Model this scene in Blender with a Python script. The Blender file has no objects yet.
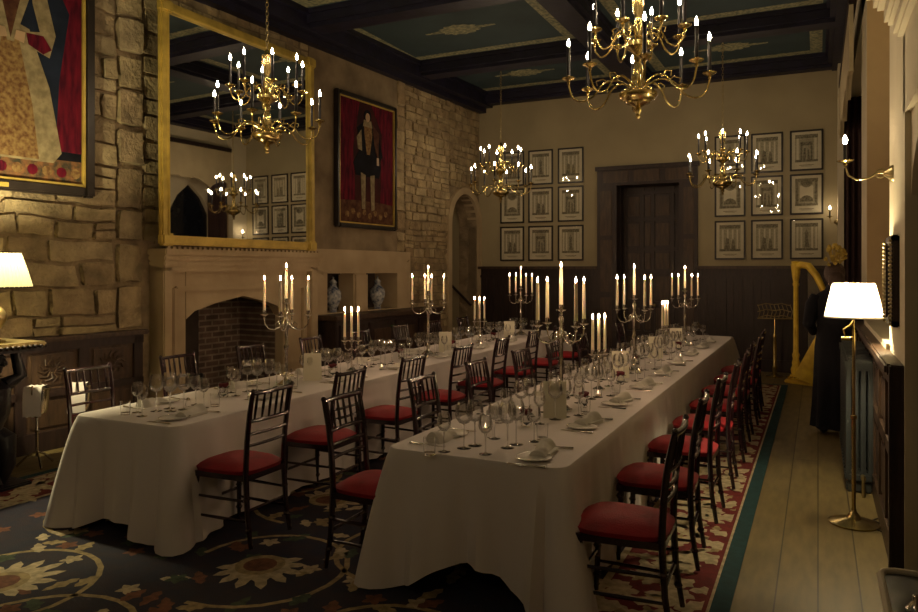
import bpy, bmesh, math, random
from mathutils import Vector, Matrix, noise
R = random.Random(7)
PI = math.pi
sc = bpy.context.scene
COL = sc.collection
# ------------------------------------------------------------------ camera
TH = math.atan(359 / 738)
cd = bpy.data.cameras.new('camera'); cam = bpy.data.objects.new('camera', cd); COL.objects.link(cam)
cam.location = (0, 0, 1.7); cam.rotation_euler = (PI / 2, 0, TH)
cd.sensor_width = 36; cd.lens = 738 / 918 * 36; cd.shift_y = -36 / 918; cd.clip_start = .05
sc.camera = cam
# ------------------------------------------------------------------ world (night outside) and exposure
w = bpy.data.worlds.new('world'); sc.world = w; w.use_nodes = True
w.node_tree.nodes['Background'].inputs[0].default_value = (.25, .35, .6, 1)
w.node_tree.nodes['Background'].inputs[1].default_value = .01
sc.view_settings.view_transform = 'Standard'; sc.view_settings.look = 'None'
sc.view_settings.gamma = 1; sc.view_settings.exposure = 0.0; sc.view_settings.use_curve_mapping = False
BULB = 135.0; FLAME = 600.0
try:
    sc.cycles.use_denoising = True
    sc.cycles.max_bounces = 8; sc.cycles.transparent_max_bounces = 24
    sc.cycles.sample_clamp_indirect = 4
except Exception: pass

# ------------------------------------------------------------------ materials
def pm(name, col, rough=.6, metal=0, var=.0, vs=6, bump=0, bs=40, col2=None, stretch=None, **kw):
    m = bpy.data.materials.new(name); m.use_nodes = True; nt = m.node_tree; n = nt.nodes; l = nt.links
    b = n['Principled BSDF']
    b.inputs['Base Color'].default_value = (*col, 1); b.inputs['Roughness'].default_value = rough; b.inputs['Metallic'].default_value = metal
    for k, v in kw.items(): b.inputs[k.replace('_', ' ')].default_value = v
    tc = n.new('ShaderNodeTexCoord'); mp = n.new('ShaderNodeMapping'); l.new(tc.outputs['Object'], mp.inputs[0])
    if stretch: mp.inputs['Scale'].default_value = stretch
    if var or col2:
        nz = n.new('ShaderNodeTexNoise'); nz.inputs['Scale'].default_value = vs; nz.inputs['Detail'].default_value = 5
        l.new(mp.outputs[0], nz.inputs[0])
        r = n.new('ShaderNodeValToRGB'); l.new(nz.outputs[0], r.inputs[0])
        c2 = col2 or tuple(min(1, c * (1 + var)) for c in col); c1 = col if col2 else tuple(c * (1 - var) for c in col)
        r.color_ramp.elements[0].position = .35; r.color_ramp.elements[1].position = .65
        r.color_ramp.elements[0].color = (*c1, 1); r.color_ramp.elements[1].color = (*c2, 1)
        l.new(r.outputs[0], b.inputs['Base Color'])
    if bump:
        n2 = n.new('ShaderNodeTexNoise'); n2.inputs['Scale'].default_value = bs; n2.inputs['Detail'].default_value = 4
        l.new(mp.outputs[0], n2.inputs[0])
        bp = n.new('ShaderNodeBump'); bp.inputs['Strength'].default_value = bump; bp.inputs['Distance'].default_value = .02
        l.new(n2.outputs[0], bp.inputs['Height']); l.new(bp.outputs[0], b.inputs['Normal'])
    return m
def em(name, col, s):
    m = bpy.data.materials.new(name); m.use_nodes = True; nt = m.node_tree; nt.nodes.clear()
    e = nt.nodes.new('ShaderNodeEmission'); o = nt.nodes.new('ShaderNodeOutputMaterial')
    e.inputs[0].default_value = (*col, 1); e.inputs[1].default_value = s; nt.links.new(e.outputs[0], o.inputs[0]); return m
def glass_mat(name, tint=(1, 1, 1), refl=.045, rough=.045, edge=.7):
    m = bpy.data.materials.new(name); m.use_nodes = True; nt = m.node_tree; nt.nodes.clear(); n = nt.nodes; l = nt.links
    o = n.new('ShaderNodeOutputMaterial'); t = n.new('ShaderNodeBsdfTransparent'); g = n.new('ShaderNodeBsdfGlossy')
    t.inputs[0].default_value = (*tint, 1); g.inputs['Roughness'].default_value = rough; g.inputs[0].default_value = (1, 1, 1, 1)
    lw = n.new('ShaderNodeFresnel'); lw.inputs[0].default_value = 1.5
    mp = n.new('ShaderNodeMapRange'); mp.inputs['To Min'].default_value = refl; mp.inputs['To Max'].default_value = edge
    mx = n.new('ShaderNodeMixShader'); l.new(lw.outputs[0], mp.inputs['Value']); l.new(mp.outputs[0], mx.inputs[0])
    l.new(t.outputs[0], mx.inputs[1]); l.new(g.outputs[0], mx.inputs[2]); l.new(mx.outputs[0], o.inputs[0]); return m
def island_mat(name, ramp, rough=.9, bump=.9, bs=22, vs=5):
    m = bpy.data.materials.new(name); m.use_nodes = True; nt = m.node_tree; n = nt.nodes; l = nt.links; b = n['Principled BSDF']
    g = n.new('ShaderNodeNewGeometry'); r = n.new('ShaderNodeValToRGB'); l.new(g.outputs['Random Per Island'], r.inputs[0])
    e = r.color_ramp.elements; e[0].color = (*ramp[0], 1); e[1].color = (*ramp[-1], 1)
    for i, c in enumerate(ramp[1:-1]):
        x = e.new((i + 1) / (len(ramp) - 1)); x.color = (*c, 1)
    tc = n.new('ShaderNodeTexCoord'); nz = n.new('ShaderNodeTexNoise'); nz.inputs['Scale'].default_value = vs; nz.inputs['Detail'].default_value = 6
    l.new(tc.outputs['Object'], nz.inputs[0])
    mr = n.new('ShaderNodeMapRange'); mr.inputs[1].default_value = .3; mr.inputs[2].default_value = .7; mr.inputs[3].default_value = .6; mr.inputs[4].default_value = 1.25
    l.new(nz.outputs[0], mr.inputs[0])
    mx = n.new('ShaderNodeMix'); mx.data_type = 'RGBA'; mx.blend_type = 'MULTIPLY'; mx.inputs[0].default_value = 1
    l.new(r.outputs[0], mx.inputs[6]); l.new(mr.outputs[0], mx.inputs[7]); l.new(mx.outputs[2], b.inputs['Base Color'])
    b.inputs['Roughness'].default_value = rough
    n2 = n.new('ShaderNodeTexNoise'); n2.inputs['Scale'].default_value = bs; n2.inputs['Detail'].default_value = 6; l.new(tc.outputs['Object'], n2.inputs[0])
    bp = n.new('ShaderNodeBump'); bp.inputs['Strength'].default_value = bump; bp.inputs['Distance'].default_value = .03
    l.new(n2.outputs[0], bp.inputs['Height']); l.new(bp.outputs[0], b.inputs['Normal'])
    return m
def brick_mat(name, c1, c2, mort, w_, h_, rot, msize=.012, rough=.8, offset=.5, bump=.6, noise=.35, ns=(1, 1, 1), plane=None):
    m = bpy.data.materials.new(name); m.use_nodes = True; nt = m.node_tree; n = nt.nodes; l = nt.links; b = n['Principled BSDF']
    tc = n.new('ShaderNodeTexCoord'); mp = n.new('ShaderNodeMapping'); mp.inputs['Rotation'].default_value = rot
    l.new(tc.outputs['Object'], mp.inputs[0])
    br = n.new('ShaderNodeTexBrick'); br.inputs['Scale'].default_value = 1; br.inputs['Brick Width'].default_value = w_; br.inputs['Row Height'].default_value = h_
    br.inputs['Mortar Size'].default_value = msize; br.offset = offset
    br.inputs['Color1'].default_value = (*c1, 1); br.inputs['Color2'].default_value = (*c2, 1); br.inputs['Mortar'].default_value = (*mort, 1)
    l.new(mp.outputs[0], br.inputs[0])
    if plane == 'yz':
        sp = n.new('ShaderNodeSeparateXYZ'); cb = n.new('ShaderNodeCombineXYZ'); l.new(tc.outputs['Object'], sp.inputs[0]); l.new(sp.outputs[1], cb.inputs[0]); l.new(sp.outputs[2], cb.inputs[1]); l.new(cb.outputs[0], br.inputs[0])
    m2 = n.new('ShaderNodeMapping'); m2.inputs['Scale'].default_value = ns; l.new(tc.outputs['Object'], m2.inputs[0])
    nz = n.new('ShaderNodeTexNoise'); nz.inputs['Scale'].default_value = 7; nz.inputs['Detail'].default_value = 6; l.new(m2.outputs[0], nz.inputs[0])
    mr = n.new('ShaderNodeMapRange'); mr.inputs[1].default_value = .3; mr.inputs[2].default_value = .7; mr.inputs[3].default_value = 1 - noise; mr.inputs[4].default_value = 1 + noise
    l.new(nz.outputs[0], mr.inputs[0])
    mx = n.new('ShaderNodeMix'); mx.data_type = 'RGBA'; mx.blend_type = 'MULTIPLY'; mx.inputs[0].default_value = 1
    l.new(br.outputs[0], mx.inputs[6]); l.new(mr.outputs[0], mx.inputs[7]); l.new(mx.outputs[2], b.inputs['Base Color'])
    b.inputs['Roughness'].default_value = rough
    bp = n.new('ShaderNodeBump'); bp.inputs['Strength'].default_value = bump; bp.inputs['Distance'].default_value = .01; bp.invert = True
    l.new(br.outputs['Fac'], bp.inputs['Height']); l.new(bp.outputs[0], b.inputs['Normal'])
    return m
M = dict(
    floor=brick_mat('oak_boards', (.20, .15, .058), (.15, .112, .043), (.05, .035, .015), 7.3, .20, (0, 0, PI / 2), .004, .5, .37, .3, .22, ns=(2.5, .5, 1)),
    plaster=pm('khaki_plaster', (.36, .31, .19), .9, var=.06, vs=1.5, bump=.1, bs=30),
    rough_plaster=pm('dirty_plaster', (.30, .235, .14), .95, vs=2.2, col2=(.17, .125, .075), bump=.9, bs=9),
    cream=pm('cream_paint', (.62, .56, .40), .8, var=.05, vs=2, bump=.05),
    mortar=pm('lime_mortar', (.26, .20, .12), .95, vs=5, var=.3, bump=1, bs=20),
    stone=island_mat('hewn_stone', [(.30, .235, .13), (.42, .34, .19), (.34, .26, .15), (.25, .19, .11), (.45, .37, .22)]),
    stone2=island_mat('rubble_stone', [(.36, .28, .15), (.44, .35, .2), (.30, .22, .12), (.40, .31, .17)], bs=25),
    hearthstone=pm('carved_limestone', (.50, .40, .25), .85, vs=1.4, col2=(.38, .29, .17), bump=.25, bs=14),
    soot_black=pm('soot_black_stone', (.02, .015, .015), .95, vs=3, col2=(.06, .045, .035)),
    firebrick=brick_mat('fire_brick', (.15, .10, .075), (.09, .06, .05), (.24, .20, .15), .22, .075, (0, 0, 0), .012, .9, plane='yz'),
    beam=pm('dark_beam_paint', (.008, .007, .024), .55, var=.35, vs=5, bump=.2, bs=10),
    teal_panel=pm('blue_green_ceiling_paint', (.032, .058, .068), .8, var=.12, vs=2),
    gilt_dull=pm('faded_gold_stencil', (.40, .38, .22), .7, vs=22, col2=(.12, .14, .10)),
    oak=pm('dark_oak', (.032, .017, .014), .45, vs=3, col2=(.017, .010, .010), stretch=(8, 8, 1), bump=.15, bs=12),
    oak_mid=pm('carved_oak', (.075, .043, .024), .45, vs=4, col2=(.036, .021, .014), stretch=(6, 6, 1), bump=.2, bs=15),
    mahog=pm('mahogany_lacquer', (.020, .006, .010), .22, var=.3, vs=9, Coat_Weight=.6, Coat_Roughness=.12),
    velvet=pm('red_velvet', (.27, .003, .009), .75, var=.3, vs=7, bump=.2, bs=120),
    cloth=pm('white_linen', (.72, .68, .66), .85, var=.03, vs=2, bump=.12, bs=7),
    napkin=pm('folded_linen', (.62, .60, .54), .9, bump=.2, bs=30),
    gilt=pm('gilded_wood', (.52, .38, .08), .45, .3, var=.18, vs=6, bump=.2, bs=30),
    harpgilt=pm('harp_gilding', (.95, .62, .07), .35, .05, var=.2, vs=8, bump=.3, bs=25),
    brass=pm('polished_brass', (.56, .44, .18), .24, 1.0, var=.1, vs=8),
    agedbrass=pm('aged_brass', (.42, .34, .17), .35, .9, var=.2, vs=8),
    silver=pm('silver_plate', (.75, .71, .64), .16, 1.0, var=.06, vs=9),
    mirror=pm('mirror_glass', (.80, .80, .77), .015, 1.0),
    black=pm('black_enamel', (.012, .011, .012), .3, var=.3, vs=5),
    blackcloth=pm('black_cloth', (.005, .005, .010), .95, bump=.2, bs=30),
    ebony=pm('ebonised_wood', (.012, .011, .016), .35, var=.3, vs=6, bump=.4, bs=20),
    wax=pm('ivory_wax', (.95, .84, .60), .45, var=.03, Subsurface_Weight=.3, Subsurface_Radius=(.03, .015, .006)),
    card=pm('cream_card', (.80, .77, .62), .8, var=.03, vs=3),
    porcelain=pm('white_porcelain', (.80, .78, .72), .15, var=.02),
    delft=pm('blue_and_white_glaze', (.50, .52, .50), .2, vs=16, col2=(.05, .07, .13)),
    radiator=pm('blue_grey_radiator_paint', (.036, .043, .046), .45),
    rug_navy=pm('rug_navy_pile', (.012, .016, .038), .95, vs=9, col2=(.028, .018, .03), bump=.5, bs=150),
    rug_red=pm('rug_red_pile', (.15, .014, .014), .95, var=.2, vs=20, bump=.5, bs=150),
    rug_teal=pm('rug_teal_pile', (.010, .045, .052), .95, var=.2, vs=20, bump=.5, bs=150),
    rug_cream=pm('rug_cream_pile', (.50, .41, .26), .95, var=.25, vs=25, bump=.5, bs=150),
    rug_gold=pm('rug_gold_pile', (.34, .26, .13), .95, var=.3, vs=25, bump=.5, bs=150),
    rug_rust=pm('rug_rust_pile', (.17, .065, .035), .95, var=.3, vs=25, bump=.5, bs=150),
    rug_green=pm('rug_green_pile', (.05, .075, .045), .95, var=.3, vs=25, bump=.5, bs=150),
    skin=pm('skin', (.5, .3, .2), .5, var=.05), hair=pm('brown_hair', (.06, .03, .02), .5, var=.3, vs=30, bump=.5, bs=60, stretch=(6, 6, 1)),
    pane=pm('night_window_pane', (.012, .014, .02), .05, var=.1),
    p_maroon=pm('painted_maroon', (.06, .014, .012), .8, Specular_IOR_Level=.15, vs=3, col2=(.025, .010, .012)), paper=pm('engraving_paper', (.62, .58, .43), .85, var=.06, vs=6), ink=pm('engraving_ink', (.10, .09, .06), .9, vs=45, col2=(.28, .26, .18)),
    inkmid=pm('engraving_grey_tone', (.30, .28, .19), .9, vs=50, col2=(.46, .43, .31)), blackframe=pm('black_print_frame', (.018, .013, .010), .4, var=.2),
    p_dark=pm('painted_black', (.006, .006, .010), .8, Specular_IOR_Level=.15, var=.4, vs=5), p_red=pm('painted_crimson', (.15, .007, .02), .8, Specular_IOR_Level=.15, vs=4, col2=(.05, .003, .012), stretch=(1, 5, 1)),
    p_gold=pm('painted_gold_gown', (.30, .20, .08), .8, Specular_IOR_Level=.15, vs=22, col2=(.13, .06, .025)), p_cream=pm('painted_cream_silk', (.34, .28, .16), .8, Specular_IOR_Level=.15, vs=14, col2=(.20, .16, .09)),
    p_brown=pm('painted_brown', (.13, .065, .03), .8, Specular_IOR_Level=.15, vs=10, col2=(.06, .02, .015)), p_skin=pm('painted_skin', (.42, .28, .16), .5, var=.1),
    p_flower=pm('painted_carpet', (.05, .045, .03), .8, Specular_IOR_Level=.15, vs=16, col2=(.25, .12, .05)), p_navy=pm('painted_navy', (.012, .018, .035), .8, Specular_IOR_Level=.15, var=.3, vs=4),
    posy=pm('dark_red_petals', (.12, .008, .015), .7, var=.4, vs=30), leafg=pm('dark_leaf', (.03, .05, .02), .6, var=.3, vs=30),
    glass=glass_mat('clear_glass'), glass_t=pm('thick_glass', (1, 1, 1), .03, Transmission_Weight=1.0, IOR=1.45), glazing=glass_mat('picture_glazing', (1, 1, 1), .035, .01, .25),
    bulb=em('candle_bulb_glow', (1, .75, .48), BULB), flame=em('candle_flame', (1, .63, .37), FLAME), tea=em('tealight_glow', (1, .62, .3), 5),
    lampshade_l=em('lit_pleated_shade', (1, .74, .33), 1), lampshade_r=em('lit_white_shade', (1, .82, .50), 1),
    socket=pm('black_candle_sleeve', (.012, .011, .014), .3, var=.2), curtain=pm('plum_drape', (.045, .022, .02), .9, var=.3, vs=7, stretch=(12, 12, .6)),
    jamb=pm('tan_window_lining', (.50, .36, .19), .85, var=.06, vs=3), valance=pm('tan_valance_cloth', (.50, .42, .26), .9, var=.06, vs=3, bump=.2, bs=40), brownpaint=pm('umber_paint', (.10, .075, .045), .8, var=.15, vs=3),
)

# ------------------------------------------------------------------ mesh helper
class MB:
    def __init__(s): s.v = []; s.f = []; s.m = []; s.sm = []; s.mats = []; s.mi = 0; s.T = None
    def mat(s, m):
        m = M[m] if isinstance(m, str) else m
        if m not in s.mats: s.mats.append(m)
        s.mi = s.mats.index(m); return s
    def addv(s, p):
        p = Vector(p)
        if s.T is not None: p = s.T @ p
        s.v.append(tuple(p)); return len(s.v) - 1
    def face(s, idx, sm=False): s.f.append(tuple(idx)); s.m.append(s.mi); s.sm.append(sm)
    def poly(s, pts, sm=False): s.face([s.addv(p) for p in pts], sm); return s
    def box(s, a, b, bev=0):
        x0, y0, z0 = (min(a[i], b[i]) for i in range(3)); x1, y1, z1 = (max(a[i], b[i]) for i in range(3))
        if bev <= 0:
            i = [s.addv(p) for p in ((x0, y0, z0), (x1, y0, z0), (x1, y1, z0), (x0, y1, z0), (x0, y0, z1), (x1, y0, z1), (x1, y1, z1), (x0, y1, z1))]
            for q in ((3, 2, 1, 0), (4, 5, 6, 7), (0, 1, 5, 4), (1, 2, 6, 5), (2, 3, 7, 6), (3, 0, 4, 7)): s.face([i[k] for k in q])
            return s
        bev = min(bev, (x1 - x0) * .45, (y1 - y0) * .45, (z1 - z0) * .45)
        bm = bmesh.new(); bmesh.ops.create_cube(bm, size=1)
        for v in bm.verts: v.co = Vector(((x0 + x1) / 2 + v.co.x * (x1 - x0), (y0 + y1) / 2 + v.co.y * (y1 - y0), (z0 + z1) / 2 + v.co.z * (z1 - z0)))
        bmesh.ops.bevel(bm, geom=bm.edges[:], offset=bev, segments=2, affect='EDGES')
        return s.addbm(bm)
    def addbm(s, bm, sm=False):
        off = {v: s.addv(v.co) for v in bm.verts}
        for f in bm.faces: s.face([off[v] for v in f.verts], sm)
        bm.free(); return s
    def ring(s, c, ax, r, n, up=None):
        ax = Vector(ax).normalized(); u = ax.orthogonal().normalized() if up is None else (Vector(up) - ax * ax.dot(Vector(up))).normalized(); v = ax.cross(u)
        return [s.addv(Vector(c) + u * math.cos(2 * PI * k / n) * r + v * math.sin(2 * PI * k / n) * r) for k in range(n)]
    def skin(s, a, b, sm=True):
        n = len(a)
        for k in range(n): s.face((a[k], a[(k + 1) % n], b[(k + 1) % n], b[k]), sm)
    def tube(s, pts, r, n=8, cap=True, sm=True):
        pts = [Vector(p) for p in pts]; rr = r if isinstance(r, (list, tuple)) else [r] * len(pts)
        rings = []; up = None
        for i, p in enumerate(pts):
            d = (pts[min(i + 1, len(pts) - 1)] - pts[max(i - 1, 0)])
            if d.length < 1e-9: d = Vector((0, 0, 1))
            d.normalize()
            if up is None: up = d.orthogonal().normalized()
            up = (up - d * d.dot(up))
            if up.length < 1e-6: up = d.orthogonal()
            up.normalize(); rings.append(s.ring(p, d, rr[i], n, up))
        for a, b in zip(rings, rings[1:]): s.skin(a, b, sm)
        if cap: s.face(rings[0][::-1]); s.face(rings[-1])
        return s
    def cyl(s, a, b, r0, r1=None, n=12): return s.tube([a, b], [r0, r0 if r1 is None else r1], n)
    def lathe(s, prof, c=(0, 0, 0), n=20, flute=0, fn=0):
        rings = []
        for r, z in prof:
            if r < 1e-5: rings.append([s.addv((c[0], c[1], c[2] + z))])
            else: rings.append([s.addv((c[0] + r * (1 + flute * math.cos(fn * 2 * PI * k / n)) * math.cos(2 * PI * k / n), c[1] + r * (1 + flute * math.cos(fn * 2 * PI * k / n)) * math.sin(2 * PI * k / n), c[2] + z)) for k in range(n)])
        for a, b in zip(rings, rings[1:]):
            if len(a) == 1 and len(b) == 1: continue
            if len(a) == 1:
                for k in range(n): s.face((a[0], b[(k + 1) % n], b[k]), True)
            elif len(b) == 1:
                for k in range(n): s.face((a[k], a[(k + 1) % n], b[0]), True)
            else: s.skin(a, b)
        return s
    def prism(s, pts, lo, hi, ax):
        """extrude a 2-D outline (CCW pts) between lo and hi along axis ax ('x': pts=(y,z), 'y': (x,z), 'z': (x,y))"""
        f = {'x': lambda p, t: (t, p[0], p[1]), 'y': lambda p, t: (p[0], t, p[1]), 'z': lambda p, t: (p[0], p[1], t)}[ax]
        a = [s.addv(f(p, lo)) for p in pts]; b = [s.addv(f(p, hi)) for p in pts]
        n = len(pts); s.face(a[::-1]); s.face(b)
        for k in range(n): s.face((a[k], a[(k + 1) % n], b[(k + 1) % n], b[k]))
        return s
    def sphere(s, c, r, n=12, sc_=(1, 1, 1)):
        m = max(6, n // 2 + 2); rings = []
        for j in range(m + 1):
            a = -PI / 2 + PI * j / m
            if j in (0, m): rings.append([s.addv((c[0], c[1], c[2] + r * sc_[2] * math.sin(a)))])
            else: rings.append([s.addv((c[0] + r * sc_[0] * math.cos(a) * math.cos(2 * PI * k / n), c[1] + r * sc_[1] * math.cos(a) * math.sin(2 * PI * k / n), c[2] + r * sc_[2] * math.sin(a))) for k in range(n)])
        for a, b in zip(rings, rings[1:]):
            if len(a) == 1:
                for k in range(n): s.face((a[0], b[(k + 1) % n], b[k]), True)
            elif len(b) == 1:
                for k in range(n): s.face((a[k], a[(k + 1) % n], b[0]), True)
            else: s.skin(a, b)
        return s
    def build(s, name, parent=None, loc=None, rot=None, fix=True):
        me = bpy.data.meshes.new(name); me.from_pydata(s.v, [], s.f)
        for m in s.mats: me.materials.append(m)
        me.polygons.foreach_set('material_index', s.m); me.polygons.foreach_set('use_smooth', s.sm)
        me.update()
        if fix:
            bm = bmesh.new(); bm.from_mesh(me); bmesh.ops.recalc_face_normals(bm, faces=bm.faces[:]); bm.to_mesh(me); bm.free()
        try: me.set_sharp_from_angle(angle=math.radians(40))
        except Exception: pass
        o = bpy.data.objects.new(name, me); COL.objects.link(o)
        if parent: o.parent = parent
        if loc: o.location = loc
        if rot: o.rotation_euler = rot
        return o
def B(m=None):
    b = MB()
    if m: b.mat(m)
    return b
def tag(o, label=None, cat=None, group=None, kind=None):
    if label: o['label'] = label
    if cat: o['category'] = cat
    if group: o['group'] = group
    if kind: o['kind'] = kind
    return o
def thing(name, label, cat, loc=(0, 0, 0), rz=0, group=None):
    o = bpy.data.objects.new(name, None); COL.objects.link(o); o.empty_display_size = .1
    o.location = loc; o.rotation_euler = (0, 0, rz); return tag(o, label, cat, group)
def struct(o): o['kind'] = 'structure'; return o
def dup(root, loc, rz=None, label=None, group=None):
    kids = {}
    for o in ALLKIDS(root): pass
    def cp(o, par):
        c = o.copy(); COL.objects.link(c)
        if par: c.parent = par
        for ch in CH.get(o.name, []): cp(ch, c)
        return c
    c = cp(root, None); c.location = loc
    if rz is not None: c.rotation_euler = (0, 0, rz)
    if label: c['label'] = label
    if group: c['group'] = group
    return c
CH = {}
def ALLKIDS(root):
    if root.name not in CH:
        def reg(o):
            CH[o.name] = list(o.children)
            for c in CH[o.name]: reg(c)
        reg(root)
    return []
class Maker:
    """first call places the prototype itself, later calls place copies"""
    def __init__(s, f): s.f = f; s.p = None
    def __call__(s, loc, rz, label, group=None):
        if s.p is None:
            s.p = s.f(); ALLKIDS(s.p); s.p.location = loc; s.p.rotation_euler = (0, 0, rz); s.p['label'] = label
            if group: s.p['group'] = group
            return s.p
        return dup(s.p, loc, rz, label, group)
ORD = ['first', 'second', 'third', 'fourth', 'fifth', 'sixth', 'seventh', 'eighth', 'ninth', 'tenth', 'eleventh', 'twelfth']
def arc(cx, cy, r, a0, a1, n): return [(cx + r * math.cos(a0 + (a1 - a0) * k / n), cy + r * math.sin(a0 + (a1 - a0) * k / n)) for k in range(n + 1)]

# left wall frame: x out of the wall, y along it, z up
LA = math.atan(.059); LX = -6.867
def WL(x, y, z=0):
    return (LX + x * math.cos(LA) + y * math.sin(LA), -x * math.sin(LA) + y * math.cos(LA), z)
LROT = (0, 0, -LA)
YB = 13.4; ZC = 4.93; ZP = 5.15; XR = .42; YN = -3.0
def onleft(b, name, parent=None):
    o = b.build(name, parent)
    if not parent: o.location = (LX, 0, 0); o.rotation_euler = LROT
    return o

# ================================================================== STRUCTURE
b = B('floor'); b.box((-7.2, YN - .2, -.1), (1.3, YB + .2, 0)); struct(b.build('floor'))
b = B('teal_panel'); b.box((-7.2, YN, ZP), (1.3, YB + .2, ZP + .1)); ceiling = struct(b.build('ceiling'))
# ceiling beams
b = B('beam')
BY = [-.35, 2.45, 5.2, 7.92, 10.70]
def beam_x(b, y0, y1, x0, x1):
    b.box((x0, y0, ZC + .05), (x1, y1, ZP + .02)); b.box((x0, y0 + .06, ZC), (x1, y1 - .06, ZC + .06)); b.box((x0, y0 - .04, ZP - .06), (x1, y1 + .04, ZP + .01))
for y in BY: beam_x(b, y, y + .42, -6.9, .6)
beam_x(b, 13.08, YB, -6.9, .6)
for x0, x1 in ((-3.08, -2.64), (.14, .6)):
    b.box((x0, YN, ZC + .045), (x1, YB, ZP + .02)); b.box((x0 + .06, YN, ZC - .005), (x1 - .06, YB, ZC + .06)); b.box((x0 - .04, YN, ZP - .065), (x1 + .04, YB, ZP + .01))
b.T = Matrix.Translation((LX, 0, 0)) @ Matrix.Rotation(-LA, 4, 'Z')
b.box((-.1, YN - .5, ZC - .03), (.30, YB + .4, ZP + .02)); b.box((-.1, YN, ZC - .12), (.16, YB + .4, ZC)); b.box((0, YN, ZP - .07), (.36, YB + .3, ZP))
b.T = None
struct(b.build('ceiling_beams'))
# stencilled gold borders and centre medallions of the coffers
b = B('gilt_dull')
def border(b, x0, y0, x1, y1, wd=.17, z=ZP - .004):
    for a, c in (((x0, y0), (x1, y0 + wd)), ((x0, y1 - wd), (x1, y1)), ((x0, y0 + wd), (x0 + wd, y1 - wd)), ((x1 - wd, y0 + wd), (x1, y1 - wd))):
        b.box((a[0], a[1], z), (c[0], c[1], z + .006))
    cx, cy = (x0 + x1) / 2, (y0 + y1) / 2; n = 40
    pts = []
    for k in range(n):
        t = 2 * PI * k / n; rr = 1 + .1 * math.cos(12 * t); pts.append((cx + .30 * rr * math.cos(t), cy + .2 * rr * math.sin(t)))
    b.prism(pts, z, z + .006, 'z')
    for sx in (-1, 1): b.prism([(cx + sx * .28, cy - .05), (cx + sx * .55, cy - .02), (cx + sx * .55, cy + .02), (cx + sx * .28, cy + .05)][::sx], z, z + .006, 'z')
ys = [(BY[i] + .42, BY[i + 1]) for i in range(4)] + [(BY[4] + .42, 13.08)]
for y0, y1 in ys:
    border(b, -5.98 - (9 - y0) * .03 * 0 - .06, y0 + .08, -3.2, y1 - .08)
    border(b, -2.52, y0 + .08, .06, y1 - .08)
struct(b.build('ceiling_stencil'))

# ---- far wall (Y = YB)
b = B('plaster')
DX0, DX1, DZ = -3.66, -1.88, 3.57
b.box((-6.4, YB, 0), (DX0 + .05, YB + .25, ZP)); b.box((DX1 - .05, YB, 0), (.5, YB + .25, ZP)); b.box((DX0 + .05, YB, DZ - .1), (DX1 - .05, YB + .25, ZP))
struct(b.build('wall_far'))
b = B('oak')
def panelling(b, x0, x1, z1, y, n, dirn=-1):
    """dado facing -Y"""
    b.mat('oak'); b.box((x0, y - .03, 0), (x1, y, z1)); b.mat('oak_mid'); b.box((x0, y - .10, z1 - .05), (x1, y, z1)); b.mat('oak'); b.box((x0, y - .06, z1 - .22), (x1, y, z1 - .17))
    b.box((x0, y - .07, 0), (x1, y, .2)); w_ = (x1 - x0) / n
    for k in range(n + 1): b.box((x0 + k * w_ - .035, y - .05, .2), (x0 + k * w_ + .035, y - .02, z1 - .2))
    for k in range(n):
        for j in range(1, 3): b.box((x0 + (k + j / 3) * w_ - .006, y - .038, .2), (x0 + (k + j / 3) * w_ + .006, y - .025, z1 - .2))
panelling(b, -6.06, DX0, 1.77, YB, 5); panelling(b, DX1, .3, 1.77, YB, 5)
struct(b.build('trim_1'))
# door surround and doors
b = B('oak')
b.box((DX0, YB - .06, 0), (-3.30, YB + .2, 3.24)); b.box((-2.20, YB - .06, 0), (DX1, YB + .2, 3.24)); b.box((DX0, YB - .06, 3.24), (DX1, YB + .2, DZ))
b.box((DX0 - .03, YB - .1, DZ - .05), (DX1 + .03, YB, DZ + .02))
b.mat('oak_mid')
for x0, x1 in ((DX0 + .06, -3.38), (-2.12, DX1 - .06)):
    for z0, z1 in ((.3, 1.2), (1.3, 2.25), (2.33, 3.15)): b.box((x0, YB - .075, z0), (x1, YB - .05, z1), .012)
for k in range(3): b.box((-3.55 + k * .56, YB - .075, 3.29), (-3.08 + k * .56, YB - .05, 3.5), .012)
b.mat('oak'); b.box((-3.30, YB + .2, 0), (-3.28, YB + .75, 3.3)); b.box((-2.22, YB + .2, 0), (-2.20, YB + .75, 3.3)); b.box((-3.3, YB + .2, 3.24), (-2.2, YB + .75, 3.3))
struct(b.build('door_1_frame'))
b = B('oak'); b.box((-3.28, YB + .42, 0), (-2.22, YB + .48, 3.24))
for x in (-3.28, -2.96, -2.765, -2.41, -2.28): b.box((x, YB + .395, 0), (x + .06, YB + .44, 3.24))
for z in (0, .5, 1.05, 1.62, 2.05, 2.6, 3.1): b.box((-3.28, YB + .39, z), (-2.22, YB + .44, z + .07))
b.mat('oak_mid')
for x0, x1 in ((-3.20, -2.98), (-2.88, -2.78), (-2.69, -2.43)):
    for z0, z1_ in ((.1, .46), (.6, 1.0), (1.15, 1.58), (1.72, 2.01), (2.15, 2.56), (2.7, 3.06)): b.box((x0, YB + .40, z0), (x1, YB + .425, z1_), .012)
d1 = struct(b.build('door_1'))
B('agedbrass').sphere((-2.70, YB + .36, 1.05), .03).build('door_handle', d1)

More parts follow.
